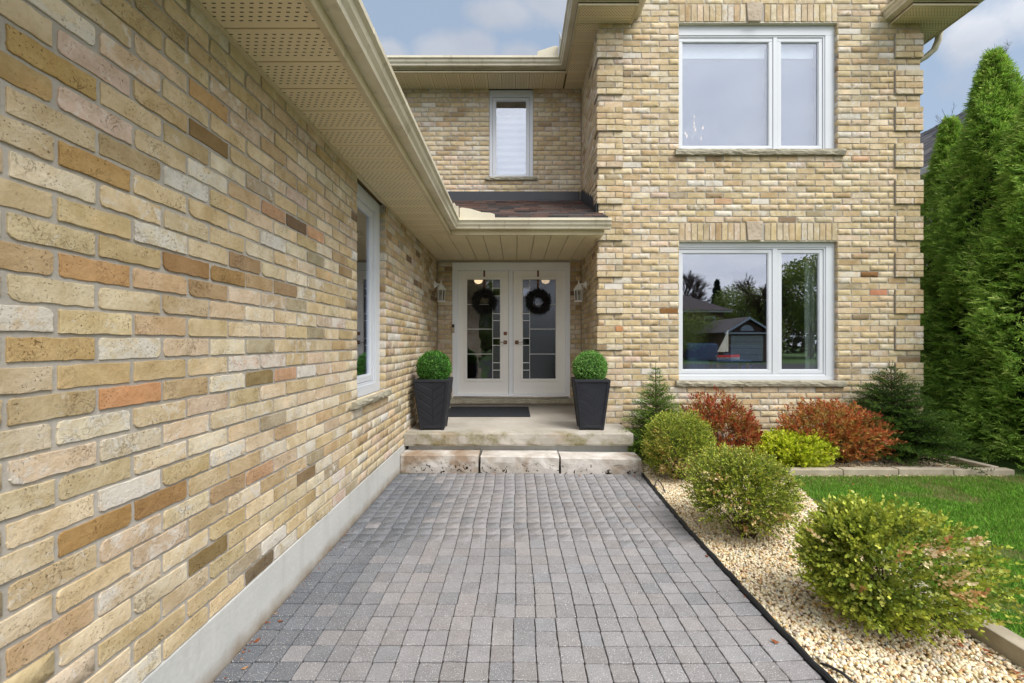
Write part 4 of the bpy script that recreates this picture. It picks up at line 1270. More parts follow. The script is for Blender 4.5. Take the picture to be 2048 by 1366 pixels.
def stone(name, x0, x1, yf0, yf1, yb, zt0, zt1, mat, lab, seed, gr='limestone blocks of the step'):
    r = random.Random(seed); t = thing('step_stone', lab, 'step stone', ((x0 + x1) / 2, yf0, 0), gr)
    mb = MB(); N = 12; rows = 6
    prof = lambda yf, zt: [(yb, zt - .006), (yf + .10, zt), (yf + .012, zt - .002), (yf + .002, zt - .012), (yf, zt * .62), (yf + .002, zt * .3), (yf + .006, .004), (yf + .01, -.05), (yb, -.05)]
    K = 9
    for i in range(N + 1):
        f = i / N; x = x0 + (x1 - x0) * f
        yf, zt = yf0 + (yf1 - yf0) * f, zt0 + (zt1 - zt0) * f
        e = .006 if i in (0, N) else 0
        for j, (y, z) in enumerate(prof(yf, zt)):
            mb.v.append((x + (r.uniform(-.003, .003) if i in (0, N) else 0), y + e + (r.uniform(-.004, .004) if j in (2, 3, 4, 5) else 0), z - e * (j in (1, 2, 3)) + (r.uniform(-.0025, .0025) if j in (1, 2, 3) else 0)))
    for i in range(N):
        for j in range(K):
            j2 = (j + 1) % K; mb.f.append([i * K + j, i * K + j2, (i + 1) * K + j2, (i + 1) * K + j])
    mb.f.append(list(range(K))[::-1]); mb.f.append([N * K + j for j in range(K)])
    o = mb.build('stone_block', mat, t)
stone('s', XL + .008, -.377, 4.318, 4.300, 4.555, .178, .177, step_mat('step_stone_brown', .48), 'brown stained limestone step block against the garage wing wall', 1)
stone('s', -.352, .438, 4.285, 4.262, 4.548, .173, .170, step_mat('step_stone_pale', .2), 'pale pitted limestone step block in the middle of the step', 2)
stone('s', .458, 1.255, 4.245, 4.225, 4.50, .166, .158, step_mat('step_stone_grey', .16), 'greyish white limestone step block next to the gravel bed', 3)
dm = thing('door_mat', 'charcoal ribbed door mat on the porch slab before the door', 'door mat', (-.38, 5.9, .351))
MB().box(-.955, .194, 5.50, 6.33, .352, .364).build('mat_body', M['mat'], dm, bevel=.005)

def planter(cx, cy, lab, rot, tone, relief=1.0):
    t = thing('planter', lab, 'planter', (cx, cy, .351), 'tapered black planters beside the door')
    z0, z1 = .352, .912
    b, a = .125, .188       # half widths at foot and at rim
    hw = lambda z: b + (a - b) * (z - z0) / (z1 - z0)
    R = Matrix.Rotation(rot, 4, 'Z')
    def P3(x, y, z): v = R @ Vector((x, y, 0)); return (cx + v.x, cy + v.y, z)
    body = MB()
    levels = [(z0 + .03, hw(z0 + .03)), (z1 - .03, hw(z1 - .03))]
    for (z, w) in levels + [(z1 - .012, hw(z1) - .03), (z0 + .25, hw(z0 + .25) - .03)]:
        body.v += [P3(-w, -w, z), P3(w, -w, z), P3(w, w, z), P3(-w, w, z)]
    for i in (0, 1, 2):
        for k in range(4):
            k2 = (k + 1) % 4; body.f.append([i * 4 + k, i * 4 + k2, i * 4 + 4 + k2, i * 4 + 4 + k])
    body.f.append([3, 2, 1, 0]); body.f.append([12, 13, 14, 15])
    bo = body.build('planter_body', M['planter'], t)
    rim = MB(); w = a + .006
    for (x0, x1, y0, y1) in ((-w, w, -w, -w + .032), (-w, w, w - .032, w), (-w, -w + .032, -w + .032, w - .032), (w - .032, w, -w + .032, w - .032)):
        n0 = len(rim.v)
        rim.v += [P3(x, y, z) for z in (z1 - .03, z1) for (x, y) in ((x0, y0), (x1, y0), (x1, y1), (x0, y1))]
        rim.f += [[n0 + i for i in q] for q in ((3, 2, 1, 0), (4, 5, 6, 7), (0, 1, 5, 4), (1, 2, 6, 5), (2, 3, 7, 6), (3, 0, 4, 7))]
    rim.build('rim', M['planter'], t, bevel=.004)
    # corner posts, feet and sloping boards on every face
    for f in range(4):
        Rf = Matrix.Rotation(rot + f * math.pi / 2, 4, 'Z')
        def Q(x, z, d=0.0):
            w = hw(z); v = Rf @ Vector((x * w, -(w + d), 0)); return (cx + v.x, cy + v.y, z)
        def strip(pts, d0, d1, nm):
            mb = MB(); mb.v = [Q(x, z, d0) for x, z in pts] + [Q(x, z, d1) for x, z in pts]; n = len(pts)
            mb.f.append(list(range(n))); mb.f.append(list(range(2 * n - 1, n - 1, -1)))
            for i in range(n): j = (i + 1) % n; mb.f.append([j, i, n + i, n + j])
            mb.build(nm, M['planter'], t, bevel=.0015, seg=1)
        strip([(-1.0, z0), (-.82, z0), (-.87, z1 - .03), (-1.0, z1 - .03)], -.01, .008, 'corner_post')
        strip([(1.0, z0), (.82, z0), (.87, z1 - .03), (1.0, z1 - .03)], -.01, .0085, 'corner_post')
        strip([(-.82, z0 + .018), (.82, z0 + .018), (.82, z0 + .05), (-.82, z0 + .05)], -.01, .006, 'bottom_rail')
        for i in range(5):
            za = z0 + .06 + i * .098
            sgn = 1 if i % 2 else 1
            zl, zh = za, za + .088
            lo = lambda z: min(max(z, z0 + .052), z1 - .034)
            strip([(-.84, lo(zl + .10)), (0.05, lo(zl)), (0.05, lo(zl + .088)), (-.86, lo(zl + .188))], -.004, (.0035 + .001 * (i % 2)) * relief, 'slat')
            strip([(0.09, lo(zl - .02)), (.84, lo(zl + .085)), (.86, lo(zl + .165)), (0.09, lo(zl + .068))], -.004, (.0038 + .001 * (i % 2)) * relief, 'slat')
    # clipped ball of small leaves
    R0 = .183; zc = 1.03
    tp = thing('topiary_ball', tone[0], 'topiary ball', (cx, cy, z1 - .05), 'clipped box balls in the planters')
    n = 9000
    g = RNG.normal(size=(n, 3)); g /= np.linalg.norm(g, axis=1)[:, None]
    rad = R0 * np.where(RNG.random(n) < .06, RNG.uniform(1.02, 1.09, n), RNG.uniform(.90, 1.03, n)) * (1 + .03 * np.sin(g[:, 0] * 7) * np.cos(g[:, 1] * 6 + g[:, 2] * 5))
    p = g * rad[:, None] + np.array([cx, cy, zc])
    ax = g * .6 + RNG.normal(size=(n, 3)) * .6; ax /= np.linalg.norm(ax, axis=1)[:, None]
    col = tone[1](n)
    leaf_mesh('leaves', p, ax, RNG.uniform(.012, .022, n), .55, col, M['leaf'], tp)
    MB().lathe(cx, cy, [(.02, zc - .16), (.10, zc - .13), (.155, zc - .05), (.16, zc + .03), (.12, zc + .11), (.05, zc + .155), (.005, zc + .163)], 16).build('topiary_core', plain('painted_core_shade', (.02, .045, .01), .9), tp, smooth=True)  # solid ball, coloured dark to stand for the shade between the leaves
# ---------------------------------------------------------------- foliage tools
def unit(a): return a / np.maximum(np.linalg.norm(a, axis=1), 1e-6)[:, None]
def leaf_mesh(name, p, ax, ln, wr, col, mat, parent, side=None, fold=.12, kind=None):
    n = len(p); ax = unit(ax)
    s = unit(np.cross(ax, RNG.normal(size=(n, 3)))) if side is None else unit(side)
    nr = np.cross(ax, s)
    w = (np.asarray(ln) * wr * .5)[:, None]; l = np.asarray(ln)[:, None]
    mid = p + ax * l * .48 - nr * l * fold
    V = np.stack([p, mid + s * w, p + ax * l, mid - s * w], 1).reshape(-1, 3)
    b = np.arange(n)[:, None] * 4
    F = np.concatenate([b + np.array([[0, 1, 2]]), b + np.array([[0, 2, 3]])], 0)
    C = np.ones((n, 4)); C[:, :3] = col[:, :3]
    return nmesh(name, V, F, mat, parent, np.repeat(C, 4, 0), kind=kind)

def sprigs(S, D, ln, k, lsz, cb, ct, spread=50, flat=None):
    """k leaves up each sprig; returns base points, axes, sizes, colours"""
    m = len(S); D = unit(D)
    a = unit(np.cross(D, RNG.normal(size=(m, 3)))) if flat is None else unit(np.cross(D, flat))
    b = np.cross(D, a)
    PP, AA, LL, CC = [], [], [], []
    for i in range(k):
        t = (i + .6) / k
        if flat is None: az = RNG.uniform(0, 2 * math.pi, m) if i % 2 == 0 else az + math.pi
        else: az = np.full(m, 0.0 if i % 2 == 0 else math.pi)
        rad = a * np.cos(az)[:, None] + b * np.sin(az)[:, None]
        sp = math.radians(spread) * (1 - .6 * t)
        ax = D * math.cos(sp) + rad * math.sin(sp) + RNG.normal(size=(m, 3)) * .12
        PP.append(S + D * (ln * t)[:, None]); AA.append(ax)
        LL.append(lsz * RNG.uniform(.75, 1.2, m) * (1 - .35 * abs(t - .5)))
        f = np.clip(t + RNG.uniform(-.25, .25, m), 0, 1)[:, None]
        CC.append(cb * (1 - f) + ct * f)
    return np.concatenate(PP), np.concatenate(AA), np.concatenate(LL), np.concatenate(CC)

def lumpy(g, seed, amp=.18, n=7, sharp=3):
    r = np.random.default_rng(seed); d = unit(r.normal(size=(n, 3)))
    v = np.ones(len(g))
    for i in range(n): v += amp * (np.maximum(g @ d[i], 0) ** sharp) * r.uniform(-.6, 1)
    return v

def cols(n, choices, jit=.12):
    w = np.array([c[0] for c in choices], float); w /= w.sum()
    idx = RNG.choice(len(choices), n, p=w)
    a = np.array([lin(*c[1]) for c in choices])[idx] * 1.0
    return a * RNG.uniform(1 - jit, 1 + jit, (n, 1)) * RNG.uniform(.95, 1.05, (n, 3))

def stems(parent, base, tips, r0=.006, name='stem', mat=None, seg=5):
    mb = MB(); base = Vector(base)
    for tp_ in tips:
        tp_ = Vector(tp_); mid = base.lerp(tp_, .5) + Vector((random.uniform(-.02, .02), random.uniform(-.02, .02), .02))
        mb.tube([base + Vector((random.uniform(-.03, .03), random.uniform(-.02, .02), -.01)), mid, tp_], [r0, r0 * .7, r0 * .3], seg)
    return mb.build(name, mat or M['bark'], parent)

def shrub(name, label, cat, base, c, rad, n, k, ln, lsz, cb, ct, seed, wr=.5, spread=50, up=.35, group=None, dead=None, amp=.25, zmin=.02, holes=0, shape=None):
    base, c = np.array(base, float), np.array(c, float)
    t = thing(name, label, cat, tuple(base), group)
    g = unit(RNG.normal(size=(n, 3)))
    rr = lumpy(g, seed, amp) * np.where(RNG.random(n) < .72, RNG.uniform(.82, 1.0, n), RNG.uniform(.35, .85, n))
    rr *= RNG.uniform(.86, 1.16, n)
    if holes:
        r2 = np.random.default_rng(seed + 5); hd = unit(r2.normal(size=(holes, 3)))
        keep = np.ones(n, bool)
        for h in hd: keep &= ~((g @ h > .955) & (RNG.random(n) < .85))
        g, rr = g[keep], rr[keep]; n = len(g)
    S = c + g * rr[:, None] * np.array(rad)
    if shape is not None: S = shape(S)
    keep = S[:, 2] > zmin; S, g = S[keep], g[keep]; n = len(S)
    D = unit(g * np.array([1, 1, .7]) + np.array([0, 0, up]) + RNG.normal(size=(n, 3)) * .28)
    L_ = ln * RNG.uniform(.6, 1.35, n)
    A, B = cols(n, cb), cols(n, ct)
    if dead is not None:
        for (dc, dr, pr_, pal) in dead:
            m = (np.linalg.norm(S - np.array(dc), axis=1) < dr) & (RNG.random(n) < pr_)
            cc = cols(int(m.sum()), pal); A[m] = cc; B[m] = cc * 1.1
    S = S - D * L_[:, None] * .6
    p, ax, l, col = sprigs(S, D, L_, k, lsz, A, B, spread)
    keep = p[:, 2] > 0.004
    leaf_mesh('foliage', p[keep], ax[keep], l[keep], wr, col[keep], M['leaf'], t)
    tips = [tuple(S[i]) for i in RNG.choice(n, min(34, n), replace=False)]
    stems(t, tuple(base), tips, .0055)
    return t

# ---------------------------------------------------------------- ground, path
gnd = MB().box(-150, 150, -150, 150, -.4, -.04).build('ground', M['farlawn']); struct(gnd)
rd = MB().box(-150, 150, -17, -9, -.035, -.02).build('road', M['asphalt']); struct(rd)
dv = MB().box(-1.18, 3.6, -9, -1.6, -.036, -.018).build('driveway', M['asphalt']); struct(dv)
EDG = [(0.3, 1.225), (1.0, 1.215), (1.62, 1.198), (1.86, 1.19), (2.15, 1.187), (2.93, 1.192), (3.33, 1.205), (3.8, 1.225), (4.24, 1.246)]
edx = lambda y: float(np.interp(y, [e[0] for e in EDG], [e[1] for e in EDG]))
path = MB().poly([(XL + .002, -1.5, -.013)] + [(1.3, -1.5, -.013), (1.24, .3, -.013)] + [(edx(y), y, -.013) for y in (1, 1.86, 2.93, 3.8)] + [(1.25, 4.33, -.013), (XL + .002, 4.40, -.013)], (0, 0, -.06)).build('path', M['joint'])
struct(path)
def paver_variant(i):
    r = random.Random(500 + i); h = .0466; pts = []
    cs = [(-h, -h), (h, -h), (h, h), (-h, h)]
    for q in range(4):
        a, b = cs[q], cs[(q + 1) % 4]; c = r.uniform(.003, .006)
        p = cs[q - 1]
        ua = ((p[0] - a[0]) / (2 * h), (p[1] - a[1]) / (2 * h)); ub = ((b[0] - a[0]) / (2 * h), (b[1] - a[1]) / (2 * h))
        pts += [(a[0] + ua[0] * c, a[1] + ua[1] * c), (a[0] + ub[0] * c, a[1] + ub[1] * c)]
        for t in (.3, .5, .72):
            d = r.uniform(-.0012, .0012)
            pts.append((a[0] + ub[0] * 2 * h * t - ub[1] * d, a[1] + ub[1] * 2 * h * t + ub[0] * d))
    n = len(pts); V = [(x, y, -.02) for x, y in pts] + [(x, y, -.0025) for x, y in pts]
    ins = [r.uniform(.0015, .003) for _ in pts]
    V += [(x * (1 - d / h), y * (1 - d / h), r.uniform(-.0004, .0004)) for (x, y), d in zip(pts, ins)]
    F = []
    for k in range(n):
        j = (k + 1) % n
        F += [(k, j, n + j), (k, n + j, n + k), (n + k, n + j, 2 * n + j), (n + k, 2 * n + j, 2 * n + k)]
    for k in range(1, n - 1): F.append((2 * n, 2 * n + k, 2 * n + k + 1))
    return np.array(V, np.float32), np.array(F, np.int32)
PV = [paver_variant(i) for i in range(8)]
PME = []
for V, F in PV:
    me = bpy.data.meshes.new('paver'); me.from_pydata(V.tolist(), [], F.tolist()); me.materials.append(M['paver']); PME.append(me)
pav = []
row = 0; y0 = 1.644 - 13 * .0975
blk = 0.0; nxt = 8
while y0 < 4.26:
    if row == nxt: blk = RNG.uniform(-.006, .006); nxt = row + int(RNG.integers(6, 12))
    yy0 = y0 + .0975 / 2
    lim = edx(yy0) + .004
    xs = [XL + .004]
    c_ = 1
    while True:
        x = XL + .004 + c_ * .0972 + blk * min(1, c_ / 3) + .004 * math.sin(row * .5 + c_ * .35) + RNG.uniform(-.0014, .0014)
        if x > lim - .058: break
        xs.append(x); c_ += 1
    xs.append(lim)
    for q in range(len(xs) - 1):
        w = xs[q + 1] - xs[q] - .0012; cx = (xs[q] + xs[q + 1]) / 2
        bend = .085 * max(0, cx - .72) ** 2
        y = yy0 + .005 * math.sin(cx * 2.3 + row * .21) + .0025 * math.sin(cx * 7 + row * .6) + bend + RNG.uniform(-.001, .001)
        if y < (4.36 if cx < -.4 else 4.32):
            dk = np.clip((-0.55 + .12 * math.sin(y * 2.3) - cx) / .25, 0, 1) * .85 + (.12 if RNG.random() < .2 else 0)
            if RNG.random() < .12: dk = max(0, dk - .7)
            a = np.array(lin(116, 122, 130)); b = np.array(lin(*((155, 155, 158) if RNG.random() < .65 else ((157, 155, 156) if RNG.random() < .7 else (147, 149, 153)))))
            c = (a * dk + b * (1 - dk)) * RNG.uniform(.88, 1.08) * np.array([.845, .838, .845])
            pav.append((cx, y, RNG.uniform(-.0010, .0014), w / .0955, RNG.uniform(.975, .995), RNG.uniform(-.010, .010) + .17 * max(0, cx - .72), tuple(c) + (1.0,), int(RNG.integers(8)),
                        RNG.uniform(-.007, .007), RNG.uniform(-.006, .006)))
    y0 += .0975 * RNG.uniform(.995, 1.005); row += 1
def vis(p):
    s = proj((p[0], p[1], 0)); return (-30 < s[0] < 2080 and s[1] < 1385)
order = sorted([i for i, p in enumerate(pav) if vis(p)], key=lambda i: pav[i][1])[:300]
os_ = set(order); Vs, Ts, Cs, n0 = [], [], [], 0
for i, p in enumerate(pav):
    if i in os_:
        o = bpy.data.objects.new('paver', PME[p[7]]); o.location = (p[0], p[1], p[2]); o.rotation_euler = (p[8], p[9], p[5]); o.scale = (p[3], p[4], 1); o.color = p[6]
        attach(o, path)
    else:
        V, T = PV[p[7]]; c, s = math.cos(p[5]), math.sin(p[5])
        x, y = V[:, 0] * p[3], V[:, 1] * p[4]
        w = np.stack([x * c - y * s + p[0], x * s + y * c + p[1], V[:, 2] + p[2] + x * -p[9] + y * p[8]], 1)
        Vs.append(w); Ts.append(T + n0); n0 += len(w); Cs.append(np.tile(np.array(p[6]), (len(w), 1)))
nmesh('paving', np.concatenate(Vs), np.concatenate(Ts), M['pavers'], path, np.concatenate(Cs), kind='stuff')

# black plastic edging with its loop of spare tube
ed = thing('path_edging', 'black plastic tube edging between the pavers and the pebble bed', 'edging', (1.2, 2.5, 0))
pts = []
for i in range(60):
    y = .35 + (4.22 - .35) * i / 59
    pts.append((edx(y) + .016 + .003 * math.sin(i * 1.7), y, .010 + .002 * math.sin(i * 2.3)))
MB().tube(pts, .0125, 10).build('edging_tube', M['edging'], ed, smooth=True)
MB().poly([(edx(y) + .004, y, -.02) for y in np.linspace(.35, 4.2, 20)] + [(edx(y) + .009, y, -.02) for y in np.linspace(4.2, .35, 20)], (0, 0, .022)).build('edging_flange', M['edging'], ed)
MB().tube([(1.265, 3.86, .012), (1.285, 3.90, .03), (1.31, 3.93, .045), (1.318, 3.86, .040), (1.312, 3.76, .018), (1.30, 3.68, .008)], .005, 6).build('loose_loop', M['edging'], ed, smooth=True)
MB().tube([(1.235, 1.72, .012), (1.25, 1.70, .02), (1.275, 1.66, .022), (1.30, 1.60, .012)], .006, 6).build('loose_loop', M['edging'], ed, smooth=True)

# timber edging of the bed
TB = [((2.02, .3), (2.03, 1.95)), ((2.035, 1.96), (2.28, 2.9)), ((2.285, 2.91), (2.66, 4.16)), ((2.67, 4.175), (3.215, 4.172)), ((3.222, 4.172), (3.76, 4.172)), ((3.767, 4.172), (4.30, 4.172)), ((4.307, 4.172), (4.90, 4.170)), ((4.86, 4.27), (4.76, 5.0))]
te = thing('garden_edging', 'weathered grey timber and block edging around the pebble bed beside the lawn', 'garden edging', (3, 4.17, 0))
for i, (a, b) in enumerate(TB):
    if i == 2: continue
    d = Vector((b[0] - a[0], b[1] - a[1], 0)).normalized(); nrm = Vector((-d.y, d.x, 0))
    if i in (0, 1, 2): nrm = -nrm
    wd = .085
    q = [Vector((a[0], a[1], -.03)), Vector((b[0], b[1], -.03)), Vector((b[0], b[1], -.03)) + nrm * wd, Vector((a[0], a[1], -.03)) + nrm * wd]
    MB().poly(q, (0, 0, (.095 + .004 * (i % 3) + (.02 if i == 0 else 0)) if i != 1 else .05)).build('timber', M['timber'], te, bevel=.006)
tbx = lambda y: float(np.interp(y, [.3, 1.95, 2.9, 4.16], [2.02, 2.03, 2.28, 2.66]))

# pebble bed
M['sand'] = noisy('sandy_bed', lin(150, 132, 98), lin(180, 160, 124), 30, .95, .004)
gb = MB().poly([(edx(y) + .01, y, -.006) for y in (.3, 1.0, 1.9, 2.9, 3.8, 4.24)] + [(1.26, 5.08, .0), (4.80, 5.08, .0), (4.8, 4.2, -.006), (2.68, 4.17, -.006), (2.30, 2.9, -.006), (2.04, 1.95, -.006), (2.03, .3, -.006)], (0, 0, -.03)).build('gravel_bed', M['sand'])
struct(gb)
import bmesh
def ico(sub):
    bm = bmesh.new(); bmesh.ops.create_icosphere(bm, subdivisions=sub, radius=1.0)
    V = np.array([v.co[:] for v in bm.verts]); F = np.array([[v.index for v in f.verts] for f in bm.faces]); bm.free(); return V, F
I1, I2 = ico(1), ico(2)
def pebbles(name, n, region, near, size, parent, palette):
    pts = []
    while len(pts) < n:
        c = region(n); pts += c.tolist()
    pts = np.array(pts[:n])
    V0, F0 = I2 if near else I1
    m = len(pts); r = size * RNG.uniform(.6, 1.25, (m, 1)) * RNG.uniform(.75, 1.25, (m, 3)); r[:, 2] *= .75
    q = RNG.normal(size=(m, 4)); q /= np.linalg.norm(q, axis=1)[:, None]
    w, x, y, z = q.T
    R = np.stack([1 - 2 * (y * y + z * z), 2 * (x * y - z * w), 2 * (x * z + y * w), 2 * (x * y + z * w), 1 - 2 * (x * x + z * z), 2 * (y * z - x * w), 2 * (x * z - y * w), 2 * (y * z + x * w), 1 - 2 * (x * x + y * y)], 1).reshape(m, 3, 3)
    S = V0[None] * r[:, None, :] * (1 + RNG.normal(size=(m, len(V0), 1)) * (.05 if near else .07))
    S = np.einsum('mij,mvj->mvi', R, S)
    pz = pts[:, 2] + RNG.uniform(-.3, .7, m) * size
    S += np.stack([pts[:, 0], pts[:, 1], pz], 1)[:, None, :]
    F = (F0[None] + (np.arange(m) * len(V0))[:, None, None]).reshape(-1, 3)
    c = np.ones((m, 4)); c[:, :3] = cols(m, palette, .15)
    return nmesh(name, S.reshape(-1, 3), F, M['pebble'], parent, np.repeat(c, len(V0), 0), smooth=True, kind='stuff')
PEB = [(5, (240, 225, 194)), (5, (230, 211, 174)), (4, (246, 234, 208)), (2.6, (220, 186, 132)), (1.0, (200, 190, 174)), (.6, (172, 132, 96)), (.5, (160, 158, 152))]
def reg(ya, yb):
    def f(n):
        y = RNG.uniform(ya, yb, n)
        a = np.interp(y, [e[0] for e in EDG], [e[1] + .026 for e in EDG]); b = np.where(y < 4.16, np.interp(y, [.3, 1.95, 2.9, 4.16], [2.02, 2.03, 2.28, 2.66]), 4.80)
        x = RNG.uniform(1.1, 4.85, n); ok = (x > a) & (x < b)
        z = np.where(y > 4.3, .004, .002) + .012 * np.clip((y - 4.2), 0, 1)
        return np.stack([x, y, z], 1)[ok]
    return f
pebbles('gravel', 6800, reg(1.35, 2.15), True, .0078, gb, PEB)
pebbles('gravel', 21000, reg(2.15, 4.17), False, .0078, gb, PEB)
pebbles('gravel', 14000, reg(4.17, 5.07), False, .0088, gb, PEB)

# lawn
lw = MB().poly([(2.11, .2, -.006), (2.12, 1.95, -.006), (2.29, 2.9, -.005), (2.665, 4.16, -.005), (4.9, 4.16, -.006), (9, 4.16, -.006), (9, .2, -.006)], (0, 0, -.03)).build('lawn', M['farlawn']); struct(lw)
def lawn_grass(n):
    y = RNG.uniform(.7, 4.17, n); x = RNG.uniform(2.05, 7.0, n)
    ok = (x > np.interp(y, [.3, 1.95, 2.05, 2.9, 4.16], [2.10, 2.11, 2.10, 2.28, 2.66])) & ((x / y < 1.30) | (RNG.random(n) < .5)) & ((y < 4.12) | (x < 4.95))
    x, y = x[ok], y[ok]; n = len(x)
    f = (np.sin(x * 3.1 + 1.3 * np.sin(y * 2.7)) * np.cos(y * 4.3 + x * 1.7) + .6 * np.sin(x * 9 + y * 7) * np.sin(y * 11 - x * 5))
    dry = np.clip((f - .38) * 1.6, 0, 1) + np.where(y > 3.8, np.clip((y - 3.75) * 1.3, 0, .5), 0)
    h = RNG.uniform(.022, .052, n) * (1 - .45 * np.clip(dry, 0, 1))
    a = RNG.uniform(0, 2 * math.pi, n); lean = RNG.uniform(.15, .9, n)
    b = np.stack([x, y, np.full(n, -.006)], 1)
    d = np.stack([np.cos(a) * lean, np.sin(a) * lean, np.ones(n)], 1)
    G = cols(n, [(4, (126, 180, 66)), (4, (150, 202, 80)), (2.4, (174, 214, 100)), (1, (102, 148, 56))], .2)
    Dd = cols(n, [(3, (186, 178, 120)), (2, (158, 168, 96)), (1, (206, 192, 142))], .15)
    m = (RNG.random(n) < np.clip(dry, 0.03, .75))[:, None]
    C = np.where(m, Dd, G)
    side = np.stack([-np.sin(a + .6), np.cos(a + .6), np.zeros(n)], 1)
    leaf_mesh('grass', b, d, h, .085, C, M['grass'], lw, side=side, fold=-.1, kind='stuff')
lawn_grass(300000)

# ---------------------------------------------------------------- shrubs
GRN = [(3, (88, 114, 40)), (3, (112, 134, 50)), (2, (66, 90, 34)), (1, (134, 148, 60))]
GRN2 = [(4, (176, 188, 66)), (4, (198, 206, 78)), (2, (146, 164, 60)), (1.6, (216, 218, 104))]
TAN = [(3, (232, 204, 148)), (2, (216, 176, 118)), (2, (240, 222, 182)), (1, (190, 138, 88))]
YOL = [(3, (150, 150, 62)), (3, (176, 172, 80)), (1, (196, 178, 96)), (1, (190, 150, 80))]
BXG = 'box shrubs along the pebble bed'
shrub('box_shrub', 'big loose box shrub with dead tan sprigs, lowest along the pebble bed', 'shrub', (1.72, 1.93, 0), (1.625, 1.97, .31), (.245, .22, .235), 2900, 10, .095, .0205, GRN, GRN2, 3, wr=.8, spread=58, group=BXG, amp=.5, holes=11, zmin=.05,
      dead=[((1.70, 1.70, .45), .13, .75, TAN), ((1.78, 1.66, .36), .09, .7, TAN), ((1.38, 1.75, .30), .10, .45, TAN), ((1.34, 1.9, .45), .12, .4, TAN), ((1.95, 1.8, .5), .07, .7, TAN), ((1.6, 1.75, .62), .06, .6, TAN)])
shrub('box_shrub', 'rounded olive green box shrub in the middle of the pebble bed row', 'shrub', (1.56, 2.86, 0), (1.54, 2.88, .33), (.30, .28, .232), 3500, 8, .068, .0175, GRN, YOL[:2] + GRN2, 5, wr=.75, spread=52, group=BXG, amp=.42, zmin=.04, holes=7,
      dead=[((1.25, 2.75, .45), .12, .5, TAN), ((1.35, 2.6, .35), .10, .35, TAN), ((1.6, 2.6, .08), .2, .3, TAN)])
shrub('box_shrub', 'box shrub with bronze yellow side beside the stone step', 'shrub', (1.60, 4.08, 0), (1.57, 4.10, .34), (.30, .28, .265), 3600, 8, .055, .0165, GRN, GRN2, 9, wr=.75, group=BXG, amp=.3, holes=3, zmin=.04,
      dead=[((1.28, 3.95, .36), .17, .7, YOL), ((1.5, 3.9, .06), .2, .5, TAN)])
REDT = [(4, (176, 72, 52)), (3, (190, 88, 58)), (2, (152, 58, 46)), (3, (176, 126, 64))]
REDB = [(3, (164, 108, 58)), (4, (146, 124, 60)), (2, (162, 136, 72)), (1, (126, 70, 46))]
ORT = [(4, (204, 112, 66)), (3, (192, 92, 58)), (3, (200, 146, 76)), (1.5, (176, 74, 54))]
ORB = [(3, (176, 148, 76)), (4, (164, 150, 80)), (2, (186, 126, 70)), (1, (144, 128, 66))]
SPG = 'red leaved spirea shrubs under the window'
dome = lambda c: (lambda S: S)
shrub('spirea_shrub', 'dark red spirea shrub between the box shrub and the lime green shrub', 'shrub', (2.27, 4.62, 0), (2.26, 4.60, .36), (.37, .28, .255), 1250, 9, .08, .037, REDB, REDT, 12, wr=.5, spread=55, up=.9, group=SPG, amp=.45, zmin=.10, holes=7)
shrub('spirea_shrub', 'wide orange red spirea shrub beside the lime green shrub and small fir', 'shrub', (3.55, 4.60, 0), (3.50, 4.58, .36), (.47, .29, .255), 1750, 9, .085, .038, ORB, ORT, 14, wr=.5, spread=55, up=.8, group=SPG, amp=.45, zmin=.08, holes=9)
shrub('lime_shrub', 'low lime green shrub between the two red leaved shrubs', 'shrub', (2.95, 4.52, 0), (2.92, 4.50, .17), (.34, .24, .22), 1900, 8, .06, .030, [(1, (184, 200, 48)), (1, (160, 182, 42))], [(3, (230, 236, 72)), (2, (212, 224, 62)), (1, (240, 240, 110))], 18, wr=.7, up=.6, amp=.35, zmin=.02)
shrub('lime_shrub', 'bright lime green shoots rising behind the lime green shrub', 'shrub', (2.70, 4.70, 0), (2.72, 4.68, .30), (.17, .14, .20), 330, 8, .06, .024, [(1, (150, 168, 40)), (1, (128, 150, 36))], [(3, (196, 206, 58)), (2, (176, 192, 52))], 19, wr=.55, up=.9, amp=.35, zmin=.05) if False else None

